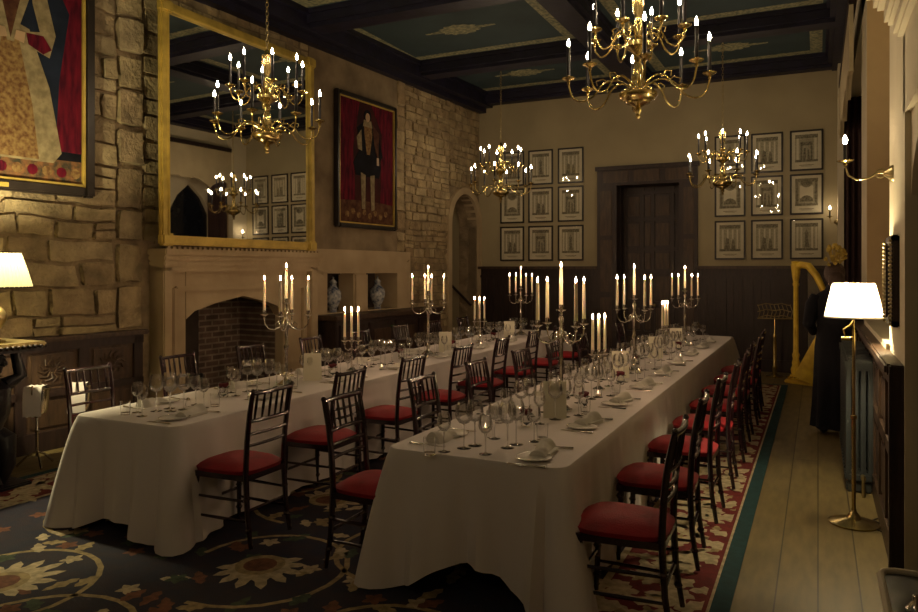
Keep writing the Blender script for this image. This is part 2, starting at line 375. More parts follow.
# ---- left wall
def stones(b, y0, y1, z0, z1, hr, wr, mat, base=.0, dep=.035):
    b.mat(mat); z = z0
    def stone(a0, a1, c0, c1):
        nx = max(3, min(7, int((a1 - a0) / .07))); nz = max(3, min(5, int((c1 - c0) / .05))); g = .002 + R.random() * .005; d = dep * (.5 + R.random() * .9); tilt = R.uniform(-.3, .3); tz = R.uniform(-.3, .3)
        j = min(a1 - a0, c1 - c0) * .10; cj = [(R.uniform(0, j), R.uniform(0, j)) for _ in range(4)]
        idx = []
        for q in range(nz + 1):
            row = []
            for p in range(nx + 1):
                s, t = p / nx, q / nz
                e = min(s, 1 - s) * (a1 - a0), min(t, 1 - t) * (c1 - c0)
                yy = a0 + g + (a1 - a0 - 2 * g) * s; zz = c0 + g + (c1 - c0 - 2 * g) * t
                yy += (cj[0][0] * (1 - s) * (1 - t) + cj[3][0] * (1 - s) * t) - (cj[1][0] * s * (1 - t) + cj[2][0] * s * t)
                zz += (cj[0][1] * (1 - s) * (1 - t) + cj[1][1] * s * (1 - t)) - (cj[2][1] * s * t + cj[3][1] * (1 - s) * t)
                edge = (p in (0, nx)) + (q in (0, nz))
                if edge: x = base - .01
                else: x = base + d * (1 + tilt * (s - .5) + tz * (t - .5)) + R.uniform(-.006, .006)
                if edge == 2: yy += (.12 * (a1 - a0) / nx) * (1 if p == 0 else -1); zz += (.12 * (c1 - c0)) / nz * (1 if q == 0 else -1)
                if not edge:
                    if p == 1: yy -= (a1 - a0) / nx * .8
                    if p == nx - 1: yy += (a1 - a0) / nx * .8
                    if q == 1: zz -= (c1 - c0) / nz * .8
                    if q == nz - 1: zz += (c1 - c0) / nz * .8
                nv = noise.noise_vector((yy * 3.1, zz * 3.1, 5)); n2 = noise.noise_vector((yy * 9, zz * 9, 1)); fd = min(1, (yy - y0) / .12, (y1 - yy) / .12, (zz - z0 + .02) / .1, (z1 - zz + .02) / .1); fd = max(fd, 0)
                yy += (nv[0] * .05 + n2[0] * .012) * fd * min(1, wr[1] * 1.6); zz += (nv[1] * .045 + n2[1] * .012) * fd * min(1, hr[1] * 3.3)
                if not edge: x += n2[2] * dep * .5
                row.append(b.addv((x, yy, zz)))
            idx.append(row)
        for q in range(nz):
            for p in range(nx): b.face((idx[q][p], idx[q][p + 1], idx[q + 1][p + 1], idx[q + 1][p]), True)
    while z < z1 - .03:
        h = R.uniform(*hr)
        if z + h > z1 - hr[0] * .7: h = z1 - z
        y = y0
        while y < y1 - .03:
            wd = R.uniform(*wr) * (1.3 if R.random() < .2 else 1)
            if y + wd > y1 - wr[0] * .7: wd = y1 - y
            if R.random() < .16 and h > hr[0] * 1.3:
                k = R.uniform(.4, .6); stone(y, y + wd, z, z + h * k); stone(y, y + wd, z + h * k, z + h)
            else: stone(y, y + wd, z, z + h)
            y += wd
        z += h
b = B('mortar')
b.box((-.4, YN, 0), (0, 5.86, ZP)); b.box((-.4, 5.86, 1.7), (0, 8.3, ZP)); b.box((-.4, 7.8, 0), (0, 8.32, 1.8))
b.mat('rough_plaster'); b.box((-.4, 8.3, 1.98), (.03, 10.48, ZP)); b.box((-.02, 5.80, 1.98), (.02, 8.3, ZP))
b.mat('hearthstone'); b.box((-.4, 8.3, 1.65), (.05, 10.85, 2.0)); b.box((-.4, 8.3, 0), (.05, 8.68, 1.66)); b.box((-.4, 10.46, 0), (.05, 10.85, 1.66)); b.box((-.4, 8.6, 0), (.04, 10.5, 1.08)); b.box((-.3, 9.34, 1.0), (.04, 9.69, 1.66), .03)
b.mat('soot_black'); b.box((-.5, 8.6, 1.0), (-.4, 10.5, 1.8))  # niche back in the hearth's near-black stone colour
b.mat('mortar'); b.box((-.4, 10.48, 2.0), (0, 12.25, ZP)); b.box((-.4, 10.85, 0), (0, 12.25, 2.0)); b.box((-.4, 13.33, 0), (0, 13.6, ZP))
# over the arch
ar = [(12.25, ZP), (12.25, 2.55)] + [(12.79 + .54 * math.cos(PI - PI * k / 12), 2.55 + .60 * math.sin(PI * k / 12)) for k in range(1, 12)] + [(13.33, 2.55), (13.33, ZP)]
b.prism(ar, -.4, 0, 'x')
stones(b, YN, 5.32, 1.07, 4.86, (.13, .28), (.24, .72), 'stone', 0, .05)
stones(b, 5.32, 5.64, 1.07, 4.86, (.28, .5), (.3, .33), 'stone', 0.01, .05); stones(b, 5.64, 5.9, 2.0, 4.86, (.15, .3), (.22, .28), 'stone', 0, .04)
stones(b, 5.66, 8.3, 4.45, 4.86, (.1, .16), (.15, .4), 'stone2', 0.01, .02)
stones(b, 10.46, 10.72, 2.0, 4.86, (.22, .42), (.25, .27), 'stone2', 0.0, .035)
stones(b, 10.72, 12.22, .02, 4.86, (.085, .17), (.14, .42), 'stone2', 0, .03)
stones(b, 12.22, 13.38, 3.25, 4.86, (.085, .16), (.14, .36), 'stone2', 0, .03)
# dressed arch ring
b.mat('hearthstone')
def archstrip(b, cy, cz, ry, rz, wd, x0, x1, zlow, n=14):
    o = [(cy - ry - wd, zlow)] + [(cy + (ry + wd) * math.cos(PI - PI * k / n), cz + (rz + wd) * math.sin(PI * k / n)) for k in range(n + 1)] + [(cy + ry + wd, zlow)]
    i = [(cy - ry, zlow)] + [(cy + ry * math.cos(PI - PI * k / n), cz + rz * math.sin(PI * k / n)) for k in range(n + 1)] + [(cy + ry, zlow)]
    for k in range(len(o) - 1): b.prism([o[k], o[k + 1], i[k + 1], i[k]], x0, x1, 'x')
archstrip(b, 12.79, 2.55, .54, .60, .13, -.2, .06, 0)
struct(onleft(b, 'wall_left'))
# passage behind the arch
b = B('plaster'); b.box((-1.5, 11.9, 0), (-1.4, 13.5, 3.4)); b.box((-1.5, 13.34, 0), (-.3, 13.6, 3.4)); b.box((-1.5, 12.1, 0), (-.4, 12.2, 3.4)); b.box((-1.5, 12, 3.3), (-.3, 13.6, 3.4))
for k in range(6): b.box((-.4 - k * .2, 12.2, 0), (-1.4, 13.34, .17 * (k + 1)))
struct(onleft(b, 'wall_passage'))
o = B('oak').tube([(-.1, 13.28, 1.0), (-.9, 13.28, 1.7)], .025).cyl((-.2, 13.28, 1.08), (-.2, 13.36, 1.05), .012).cyl((-.8, 13.28, 1.6), (-.8, 13.36, 1.57), .012).build('handrail')
o.location = (LX, 0, 0); o.rotation_euler = LROT; tag(o, 'dark wooden handrail rising inside the stone archway', 'handrail')
# left dado
b = B('oak_mid')
b.box((0, YN, 0), (.04, 5.62, 1.03)); b.box((0, YN, 1.02), (.12, 5.66, 1.07), .012); b.mat('oak'); b.box((0, YN, .0), (.08, 5.62, .18)); b.box((.03, YN, .93), (.07, 5.62, 1.02)); b.box((.03, YN, .50), (.07, 5.62, .57))
yy = 5.56; k = 0
while yy > 0:
    b.mat('oak'); b.box((.03, yy - .05, .15), (.07, yy + .05, 1.0)); b.mat('oak_mid')
    b.box((.03, yy - .52, .6), (.055, yy - .1, .91), .01); b.box((.03, yy - .52, .21), (.055, yy - .1, .47), .01)
    cy, cz = yy - .31, .755   # carved tracery roundel
    for q in range(12):
        a = 2 * PI * q / 12; b.tube([(.058, cy + .03 * math.cos(a), cz + .03 * math.sin(a)), (.07, cy + .1 * math.cos(a + .4), cz + .08 * math.sin(a + .4)), (.058, cy + .15 * math.cos(a), cz + .12 * math.sin(a))], .008, 5)
    yy -= .62
struct(onleft(b, 'baseboard_left'))

# ---- fireplace (a carved stone chimneypiece)
fp = thing('fireplace', 'carved pale stone fireplace with wide pointed hearth opening under the gilt mirror', 'fireplace', WL(0, 6.96), -LA)
def fb(m): return B(m)
Y0, Y1 = -1.22, 1.30    # local along wall, centre 6.96
b = B('hearthstone')
b.box((0, Y0, 0), (.16, -.86, 1.75), .01); b.box((0, .70, 0), (.16, Y1, 1.75), .01)
op = [(-.86, 1.15), (-.74, 1.235), (-.4, 1.32), (0, 1.385), (.4, 1.30), (.60, 1.235), (.70, 1.12)]
for (a0, h0), (a1, h1) in zip(op, op[1:]): b.prism([(a0, h0), (a1, h1), (a1, 1.76), (a0, 1.76)], 0, .16, 'x')
fpb = b.build('surround', fp)
b = B('hearthstone')
b.box((0, Y0, 0), (.24, Y0 + .12, 1.75), .012); b.box((0, Y0 + .16, 0), (.2, Y0 + .22, 1.5), .01); b.box((0, Y1 - .14, 0), (.24, Y1, 1.75), .012); b.box((0, Y1 - .26, 0), (.2, Y1 - .2, 1.5), .01); b.box((0, Y0 + .2, 1.46), (.2, Y1 - .2, 1.52), .01)
b.build('pilasters', fp)
b = B('hearthstone')
for x, z0, z1 in ((.24, 1.68, 1.74), (.26, 1.74, 1.80), (.28, 1.80, 1.86), (.31, 1.86, 1.93)): b.box((0, Y0 - (x - .24) * .4, z0), (x, Y1 + (x - .24) * .4, z1), .012)
k = Y0
while k < Y1: b.box((.27, k, 1.93), (.30, k + .035, 1.955)); k += .07
b.build('mantel_shelf', fp)
b = B('firebrick'); b.box((-.7, .0, 0), (-.62, .8, 1.6)); b.mat('soot_black'); b.box((-.7, -.95, 0), (-.62, .0, 1.6)); b.mat('firebrick'); b.box((-.66, .70, 0), (0.02, .78, 1.6)); b.mat('soot_black'); b.box((-.66, -.94, 0), (0.02, -.86, 1.6)); b.box((-.66, -.94, 1.5), (0.02, .78, 1.56)); b.box((-.66, -.94, .0), (.3, .78, .03))
b.build('hearth_recess', fp)
b = B('black')
for k in range(7): b.cyl((-.35, -.4 + k * .1, .1), (-.1, -.4 + k * .1, .12), .012, n=6)
b.cyl((-.1, -.45, .12), (-.1, .25, .12), .015); b.cyl((-.1, -.42, .03), (-.1, -.42, .42), .018); b.cyl((-.1, .22, .03), (-.1, .22, .42), .018); b.sphere((-.1, -.42, .45), .03); b.sphere((-.1, .22, .45), .03); b.build('fire_grate', fp)

# ---- mirror
mr = thing('wall_mirror', 'tall gilt framed mirror tilted forward above the fireplace', 'mirror', WL(.30, 6.84, 1.965), -LA)
mr.rotation_euler = (0, -.007, -.02)
W2, HM, fw = 1.27, 2.56, .10
b = B('gilt')
for a, c in (((0, -W2, 0), (.07, -W2 + fw, HM)), ((0, W2 - fw, 0), (.07, W2, HM)), ((0, -W2, 0), (.07, W2, fw)), ((0, -W2, HM - fw), (.07, W2, HM))): b.box(a, c, .02)
for a, c in (((.03, -W2 + fw - .025, fw - .02), (.085, -W2 + fw, HM - fw + .02)), ((.03, W2 - fw, fw - .02), (.085, W2 - fw + .025, HM - fw + .02)), ((.03, -W2 + fw, fw - .025), (.085, W2 - fw, fw)), ((.03, -W2 + fw, HM - fw), (.085, W2 - fw, HM - fw + .025))): b.box(a, c, .006)
for sy in (-1, 1):
    for z in (0, HM - fw - .01): b.box((0, sy * (W2 - .075) - .085, z - .01), (.095, sy * (W2 - .075) + .085, z + fw + .02), .02)
b.build('frame', mr)
B('mirror').box((.02, -W2 + fw - .02, fw - .02), (.035, W2 - fw + .02, HM - fw + .02)).build('mirror_glass', mr)

# ---- portraits
def frame_box(b, y0, y1, z0, z1, fw, x0, x1, bev=.012):
    for a, c in (((x0, y0, z0), (x1, y0 + fw, z1)), ((x0, y1 - fw, z0), (x1, y1, z1)), ((x0, y0 + fw, z0), (x1, y1 - fw, z0 + fw)), ((x0, y0 + fw, z1 - fw), (x1, y1 - fw, z1))): b.box(a, c, bev)
def pz(b, m, pts, lvl, X=.045):   # painted shape on the canvas
    b.mat(m); b.prism(pts, X, X + .0012 * lvl, 'x')
def mir(pts): return pts + [(-p[0], p[1]) for p in pts[::-1]]
q1 = thing('portrait_painting', 'large portrait of a lady in a gold and cream gown, in a black frame', 'painting', WL(.05, 4.27, 2.41), -LA)
b = B('blackframe'); frame_box(b, -.75, .75, 0, 2.5, .11, 0, .09, .02); b.build('frame', q1)
b = B('gilt'); frame_box(b, -.655, .655, .095, 2.405, .03, .03, .075, .005); b.build('frame_slip', q1)
b = B('p_dark'); b.box((.03, -.64, .11), (.045, .64, 2.39))
pz(b, 'p_flower', [(-.63, .12), (.63, .12), (.63, .34), (-.63, .32)], 1)
pz(b, 'p_navy', [(-.63, .40), (.63, .42), (.63, 2.38), (-.63, 2.38)], 1)
pz(b, 'p_red', [(.36, .42), (.63, .42), (.63, 2.38), (.15, 2.38), (.5, 1.75), (.4, 1.1)], 2)
for k in range(9): pz(b, 'p_red' if k % 2 else 'p_gold', arc(-.56 + k * .14, .22, .05, 0, 2 * PI, 9)[:-1], 3)
cx = -.06
pz(b, 'p_cream', [(cx + p[0], p[1]) for p in mir([(.40, .30), (.48, .40), (.36, 1.0), (.17, 1.5), (.0, 1.55)])], 3)
pz(b, 'p_gold', [(cx + p[0], p[1]) for p in mir([(.26, .32), (.2, .8), (.05, 1.5)])], 4)
pz(b, 'p_cream', [(cx + p[0], p[1]) for p in mir([(.03, 1.35), (.16, 1.75), (.24, 2.02), (.1, 2.08)])], 5)
pz(b, 'p_brown', [(cx + p[0], p[1]) for p in mir([(.0, 1.38), (.085, 1.75), (.1, 1.98), (.0, 2.0)])], 6)
for s in (-1, 1):
    arm = [(.2, 2.02), (.33, 1.85), (.42, 1.5), (.36, 1.28), (.12, 1.36), (.1, 1.46), (.27, 1.5), (.2, 1.75)]
    pz(b, 'p_cream', [(cx + s * p[0], p[1]) for p in arm], 5)
    pz(b, 'p_red', [(cx + s * p[0], p[1]) for p in [(.3, 1.3), (.38, 1.36), (.3, 1.47), (.14, 1.46), (.16, 1.36)]], 7)
    pz(b, 'p_skin', [(cx + s * p[0], p[1]) for p in [(.03, 1.38), (.12, 1.36), (.13, 1.46), (.05, 1.46)]], 8)
pz(b, 'p_skin', [(cx + p[0], p[1]) for p in arc(0, 2.2, .085, 0, 2 * PI, 16)[:-1]], 6)
pz(b, 'p_cream', [(cx + p[0], p[1]) for p in arc(0, 2.12, .19, 0, 2 * PI, 20)[:-1]], 5)
b.build('canvas', q1)
B('gilt').box((.09, -.28, .03), (.095, -.10, .07)).build('name_plate', q1)
q2 = thing('portrait_painting', 'portrait of a standing man in black with a crimson curtain, right of the gilt mirror', 'painting', WL(.04, 9.59, 2.33), -LA)
b = B('blackframe'); frame_box(b, -.77, .77, 0, 2.0, .07, 0, .08, .015); b.build('frame', q2)
b = B('gilt'); frame_box(b, -.705, .705, .065, 1.935, .02, .03, .07, .004); b.build('frame_slip', q2)
b = B('p_maroon'); b.box((.03, -.69, .08), (.045, .69, 1.92))
pz(b, 'p_brown', [(-.68, .09), (.68, .09), (.68, .42), (-.68, .42)], 1)
pz(b, 'p_red', [(-.68, .4), (-.3, .42), (-.36, 1.2), (-.2, 1.91), (-.68, 1.91)], 2); pz(b, 'p_red', [(.34, .42), (.68, .4), (.68, 1.91), (.1, 1.91), (.38, 1.5)], 2)
pz(b, 'p_dark', mir([(.30, .80), (.36, .98), (.20, 1.2), (.26, 1.52), (.1, 1.63)]), 3); pz(b, 'p_dark', mir([(.36, 1.0), (.30, 1.08), (.20, 1.45), (.27, 1.52), (.35, 1.35), (.39, 1.1)][::-1]) if 0 else [(.2, 1.5), (.3, 1.45), (.4, 1.15), (.28, 1.02), (.24, 1.1), (.3, 1.2)], 3)
pz(b, 'p_brown', [(.12, 1.62), (.3, 1.5), (.28, 1.1), (.18, 1.3)], 4)
pz(b, 'p_gold', [(-.02, 1.14), (.06, 1.14), (.12, 1.45), (.10, 1.6), (-.1, 1.6), (-.08, 1.45)], 4); pz(b, 'p_cream', [(-.12, 1.56), (.12, 1.56), (.09, 1.66), (-.09, 1.66)], 5)
pz(b, 'p_cream', [(-.24, 1.2), (-.14, 1.18), (-.16, 1.5), (-.27, 1.38)], 4)
pz(b, 'p_cream', [(-.14, .3), (-.06, .3), (-.05, .82), (-.17, .85)], 4); pz(b, 'p_cream', [(.1, .28), (.18, .3), (.18, .84), (.07, .82)], 4)
pz(b, 'p_dark', arc(0, 1.73, .095, 0, 2 * PI, 16)[:-1], 5); pz(b, 'p_skin', [(p[0] * .8, p[1]) for p in arc(0, 1.705, .07, 0, 2 * PI, 14)[:-1]], 6); pz(b, 'p_skin', [(.24, 1.0), (.3, 1.0), (.29, 1.12), (.24, 1.12)], 5)
for k in range(8): pz(b, 'p_gold', arc(-.5 + k * .14, .2 + .05 * (k % 2), .05, 0, 2 * PI, 7)[:-1], 3)
b.build('canvas', q2)

# ---- vases and sideboard
sb = thing('sideboard', 'long dark oak sideboard against the stone wall below the two vases', 'sideboard', WL(.02, 9.75), -LA)
b = B('oak'); b.box((.06, -1.4, .08), (.45, 1.4, 1.0), .01); b.box((.08, -1.38, 0), (.42, 1.38, .1)); b.build('body', sb)
b = B('oak_mid'); b.box((.04, -1.45, 1.0), (.5, 1.45, 1.07), .015); b.build('worktop', sb)
for k in range(4):
    y0 = -1.33 + k * .67
    d = B('oak').box((.45, y0, .16), (.475, y0 + .63, .94), .008).mat('oak_mid').box((.47, y0 + .1, .26), (.485, y0 + .53, .84), .01).build('door', sb)
    B('agedbrass').sphere((.49, y0 + (.58 if k % 2 == 0 else .05), .55), .016).build('knob', d)
def mk_vase():
    t = thing('lidded_vase', '', 'vase', group='blue and white lidded vases in the niche')
    B('delft').lathe([(0, 0), (.055, 0), (.06, .015), (.05, .05), (.09, .12), (.125, .22), (.115, .31), (.05, .38), (.045, .42), (.055, .43), (.0, .43)], n=24).build('body', t)
    B('delft').lathe([(.058, .43), (.05, .455), (.02, .48), (.012, .49), (.02, .51), (0, .53)], n=20).build('lid', t); return t
mv = Maker(mk_vase)
mv(WL(-.05, 8.93, 1.08), 0, 'blue and white lidded vase in the niche bay beside the fireplace')
mv(WL(-.05, 10.04, 1.08), 0, 'blue and white lidded vase in the niche bay farther from the fireplace')

# ---- right wall
ZD = 1.33
b = B('cream')
XO = 1.15
b.box((XR, 4.62, 0), (XO, 5.56, ZP)); b.box((XR, 8.1, 0), (XO, 9.0, ZP)); b.box((XR - .14, 12.95, 0), (XO, YB + .2, ZP)); b.box((XR, 5.5, 0), (XO, 13, ZD - .12)); b.box((XR, 5.5, 4.35), (XO, 13, ZP))
b.box((XR, YN, 0), (XO, 2.2, ZP)); b.box((XR, 2.2, 2.55), (XO, 4.7, ZP))
ar = [(4.62, 2.7), (4.62, 2.1)] + [(3.42 + 1.2 * math.cos(PI * k / 10), 2.1 + .42 * math.sin(PI * k / 10)) for k in range(1, 10)] + [(2.22, 2.1), (2.2, 2.7)]
b.prism(ar, XR + .03, XR + .4, 'x')
b.mat('brownpaint'); b.box((XR + .06, 2.2, 0), (XR + .5, 4.66, 2.6))
b.mat('jamb'); b.box((XR + .004, 8.09, ZD - .1), (XO - .2, 8.099, 4.35)); b.box((XR + .004, 12.94, ZD - .1), (XO - .2, 12.949, 4.35))
struct(b.build('wall_right'))
# carved cornice of the doorcase
b = B('cream')
for x, z0, z1, e in ((.05, 2.98, 3.06, .0), (.09, 3.06, 3.16, .04), (.14, 3.16, 3.24, .08), (.19, 3.24, 3.4, .12)): b.box((XR - x, 1.9, z0), (XR + .05, 4.72 + e, z1), .02)
struct(b.build('trim_2'))
# dado of the right wall
b = B('oak_mid'); y0, y1 = 4.74, 12.5
b.box((XR - .02, y0, 0), (XR, y1, ZD - .2)); b.box((XR - .09, y0 - .04, ZD - .21), (XR + .02, y1, ZD - .15), .012); b.box((XR - .05, y0, 0), (XR, y1, .16)); b.box((XR - .045, y0, .60), (XR, y1, .68)); b.box((XR - .045, y0, 1.03), (XR, y1, 1.12))
yy = y0
while yy < y1:
    b.box((XR - .045, yy, .1), (XR, yy + .08, 1.1)); 
    b.box((XR - .035, yy + .14, .72), (XR, yy + .48, .99), .01); b.box((XR - .035, yy + .14, .2), (XR, yy + .48, .56), .01)
    yy += .54
b.mat('oak'); b.box((XR - .07, y0 - .09, 0), (XR + .03, y0, ZD - .15), .008)
struct(b.build('baseboard_right'))
# windows
def window(n, y0, y1):
    w_ = struct(B('pane').box((XO - .1, y0, ZD - .15), (XO - .06, y1, 4.4)).build('window_%d' % n))
    b = B('cream'); cnt = 3; s = (y1 - y0) / cnt
    for k in range(cnt + 1): b.box((XO - .22, y0 + k * s - .07, ZD - .15), (XO - .05, y0 + k * s + .07, 4.4), .01)
    for k in range(cnt):
        c = y0 + (k + .5) * s; hw = s / 2 - .05
        pts = [(c - hw, 4.4), (c - hw, 3.1), (c - hw * .6, 3.5), (c, 3.8), (c + hw * .6, 3.5), (c + hw, 3.1), (c + hw, 4.4)]
        b.prism(pts[:4] + [(c, 4.4)], XO - .2, XO - .06, 'x'); b.prism([(c, 4.4)] + pts[3:], XO - .2, XO - .06, 'x')
    b.box((XO - .2, y0, 2.3), (XO - .05, y1, 2.38)); b.build('window_frame', w_)
    B('cream').box((XR - .02, y0, ZD - .15), (XO - .05, y1, ZD - .11)).build('window_sill', w_)
window(1, 5.56, 8.1); window(2, 9.0, 12.95)
def valance(y0, y1, x, lab):
    t = thing('valance', lab, 'valance', (x, (y0 + y1) / 2, 3.55)); L = (y1 - y0) / 2; n = 60; b = B('valance'); pts = []
    for k in range(n + 1):
        s = -L + 2 * L * k / n; ph = (k / n) * 3 % 1; pts.append((s, .10 + .22 * abs(math.cos(PI * ph)) ** .7 - .05 * (abs(math.cos(PI * ph)) > .93)))
    top = 1.0
    for (a, za), (c, zc) in zip(pts, pts[1:]): b.prism([(a, za), (c, zc), (c, top), (a, top)], -.02, .02, 'x')
    b.build('cloth', t)
    b = B('oak'); b.box((-.03, -L - .03, top - .02), (.05, L + .03, top + .08), .01)
    b.build('rail', t)
    b = B('valance')
    for (a, za), (c, zc) in zip(pts, pts[1:]): b.tube([(-.025, a, za), (-.025, c, zc)], .010, 6)
    b.build('braid', t); return t
valance(5.6, 8.06, XR + .48, 'tan scalloped valance over the window behind the floor lamp')
valance(8.9, 12.95, XR - .1, 'tan scalloped valance over the window near the harp')
def curtain(y, x0, x1, z0, lab):
    b = B('curtain'); n = 28
    fr = []; 
    for side in (0, 1):
        rows = []
        for z in (z0, 2.2, 3.2, 4.45):
            rows.append([b.addv((x0 + (x1 - x0) * k / n, y + .035 * math.sin(k * 1.5) + side * .03, z)) for k in range(n + 1)])
        fr.append(rows)
        for a, c in zip(rows, rows[1:]):
            for k in range(n): b.face((a[k], a[k + 1], c[k + 1], c[k]), True)
    for k in range(n): b.face((fr[0][0][k], fr[0][0][k + 1], fr[1][0][k + 1], fr[1][0][k]))
    tag(b.build('curtain'), lab, 'curtain')
curtain(12.8, XR - .06, .9, ZD - .1, 'dark plum curtain hanging at the far side of the window near the harp')
curtain(9.12, XR + .03, .9, ZD - .1, 'dark plum curtain hanging on the lamp side of the window near the harp')
# near wall
b = B('plaster'); b.box((-7.2, YN - .2, 0), (1.3, YN, ZP)); struct(b.build('wall_near'))

# ================================================================== RUG
RX0, RX1, RY0, RY1 = -5.85, -.395, .2, 11.86
b = B('rug_teal'); b.box((RX0, RY0, 0), (RX1, RY1, .010))
z1 = .0112; LIM = 0
def flat(b, m, pts, z): b.mat(m); b.poly([(min(max(p[0], RX0 + LIM), RX1 - LIM), p[1], z) for p in pts])
def rect(b, m, x0, y0, x1, y1, z): flat(b, m, [(x0, y0), (x1, y0), (x1, y1), (x0, y1)], z)
rect(b, 'rug_cream', RX0 + .09, RY0 + .09, RX1 - .09, RY1 - .09, .0106); rect(b, 'rug_red', RX0 + .105, RY0 + .105, RX1 - .105, RY1 - .105, .0112)
rect(b, 'rug_cream', RX0 + .62, RY0 + .62, RX1 - .62, RY1 - .62, .0118); rect(b, 'rug_navy', RX0 + .66, RY0 + .66, RX1 - .66, RY1 - .66, .0124)
def leafp(x, y, a, L, W, jag=True):
    pts = []; n = 6
    for k in range(n + 1):
        s = k / n; pts.append((s * L, W * math.sin(PI * min(s * 1.05, 1)) ** .8 * (1 + (.3 if k % 2 else -.25) * jag)))
    pts = pts + [(p[0], -p[1]) for p in pts[-2:0:-1]]
    ca, sa = math.cos(a), math.sin(a)
    return [(x + p[0] * ca - p[1] * sa, y + p[0] * sa + p[1] * ca) for p in pts]
def palm(b, x, y, a, s, z, inner='rug_rust', outer='rug_cream'):
    for k in range(9):
        t = a + (k - 4) * .42; flat(b, outer, leafp(x, y, t, s * (1 - .07 * abs(k - 4)), s * .15), z + k * .0001)
    flat(b, 'rug_gold', [(x + s * .42 * math.cos(q), y + s * .42 * math.sin(q)) for q in [2 * PI * k / 14 for k in range(14)]], z + .001)
    flat(b, inner, [(x + s * .28 * math.cos(q), y + s * .28 * math.sin(q)) for q in [2 * PI * k / 14 for k in range(14)]], z + .0013)
def vine(b, m, pts, wd, z):
    b.mat(m); L = []; 
    for i, p in enumerate(pts):
        q0 = pts[max(i - 1, 0)]; q1_ = pts[min(i + 1, len(pts) - 1)]; dx, dy = q1_[0] - q0[0], q1_[1] - q0[1]; d = math.hypot(dx, dy) or 1
        L.append((b.addv((p[0] - dy / d * wd, p[1] + dx / d * wd, z)), b.addv((p[0] + dy / d * wd, p[1] - dx / d * wd, z))))
    for a, c in zip(L, L[1:]): b.face((a[0], a[1], c[1], c[0]))
# window-side and other borders: red ground with cream leaves
RR = random.Random(3); LIM = .125
y = RY0 + .2; k = 0
while y < RY1 - .2:
    for xc, sg in ((RX1 - .36, 1), (RX0 + .36, -1)):
        xx = xc + (.09 if k % 2 else -.09)
        for q in range(6): flat(b, 'rug_cream', leafp(xx + RR.uniform(-.08, .08), y, RR.uniform(0, 2 * PI), RR.uniform(.14, .26), .045), .0124 + q * .0002)
        flat(b, 'rug_gold', leafp(xc + RR.uniform(-.2, .2), y + .1, RR.uniform(0, 6), .12, .025), .013)
    y += .125; k += 1
x = RX0 + .7
while x < RX1 - .7:
    for yc in (RY0 + .36, RY1 - .36):
        for q in range(3): flat(b, 'rug_cream', leafp(x, yc + RR.uniform(-.12, .12), RR.uniform(0, 6), .2, .04), .0124 + q * .0002)
    x += .14
# field: scrolling vines with palmettes
FX0, FX1, FY0, FY1 = RX0 + .7, RX1 - .7, RY0 + .7, RY1 - .7
def infield(p, m=.05): return FX0 + m < p[0] < FX1 - m and FY0 + m < p[1] < FY1 - m
cols = [(-4.15, 0), (-3.05, .8), (-1.95, .25)]
for cx, ph in cols:
    y = FY0 + .45 + ph; k = 0
    while y < FY1 - .3:
        sgn = 1 if k % 2 else -1; px = cx + sgn * .18
        if infield((px, y), .35):
            palm(b, px, y, RR.uniform(0, 6), .34, .0134, outer='rug_cream' if k % 3 else 'rug_gold')
            pts = [(px + sgn * -1 * .42 * math.cos(t) * (1 + .35 * t / 5), y + .45 * math.sin(t) * (1 + .2 * t / 5)) for t in [i * .25 for i in range(20)]]
            pts = [p for p in pts if infield(p)]
            if len(pts) > 3:
                vine(b, 'rug_gold', pts, .016, .0129)
                for p in pts[2::4]: flat(b, RR.choice(['rug_cream', 'rug_gold', 'rug_green', 'rug_rust']), leafp(p[0], p[1], RR.uniform(0, 6), .16, .04), .0132)
        y += 1.15; k += 1
for k in range(420):
    p = (RR.uniform(FX0 + .2, FX1 - .2), RR.uniform(FY0 + .2, FY1 - .2)); m_ = RR.choice(['rug_cream', 'rug_gold', 'rug_rust', 'rug_green', 'rug_rust'])
    if RR.random() < .45:
        for q in range(5): flat(b, m_, leafp(p[0], p[1], q * 2 * PI / 5 + .3, .07, .022, False), .0126 + k * 1e-6)
    else: flat(b, m_, leafp(p[0], p[1], RR.uniform(0, 6), RR.uniform(.1, .22), .035), .0126 + k * 1e-6)
tag(b.build('rug', fix=False), 'large navy floral rug with red leafy border and teal edge under both tables', 'rug')

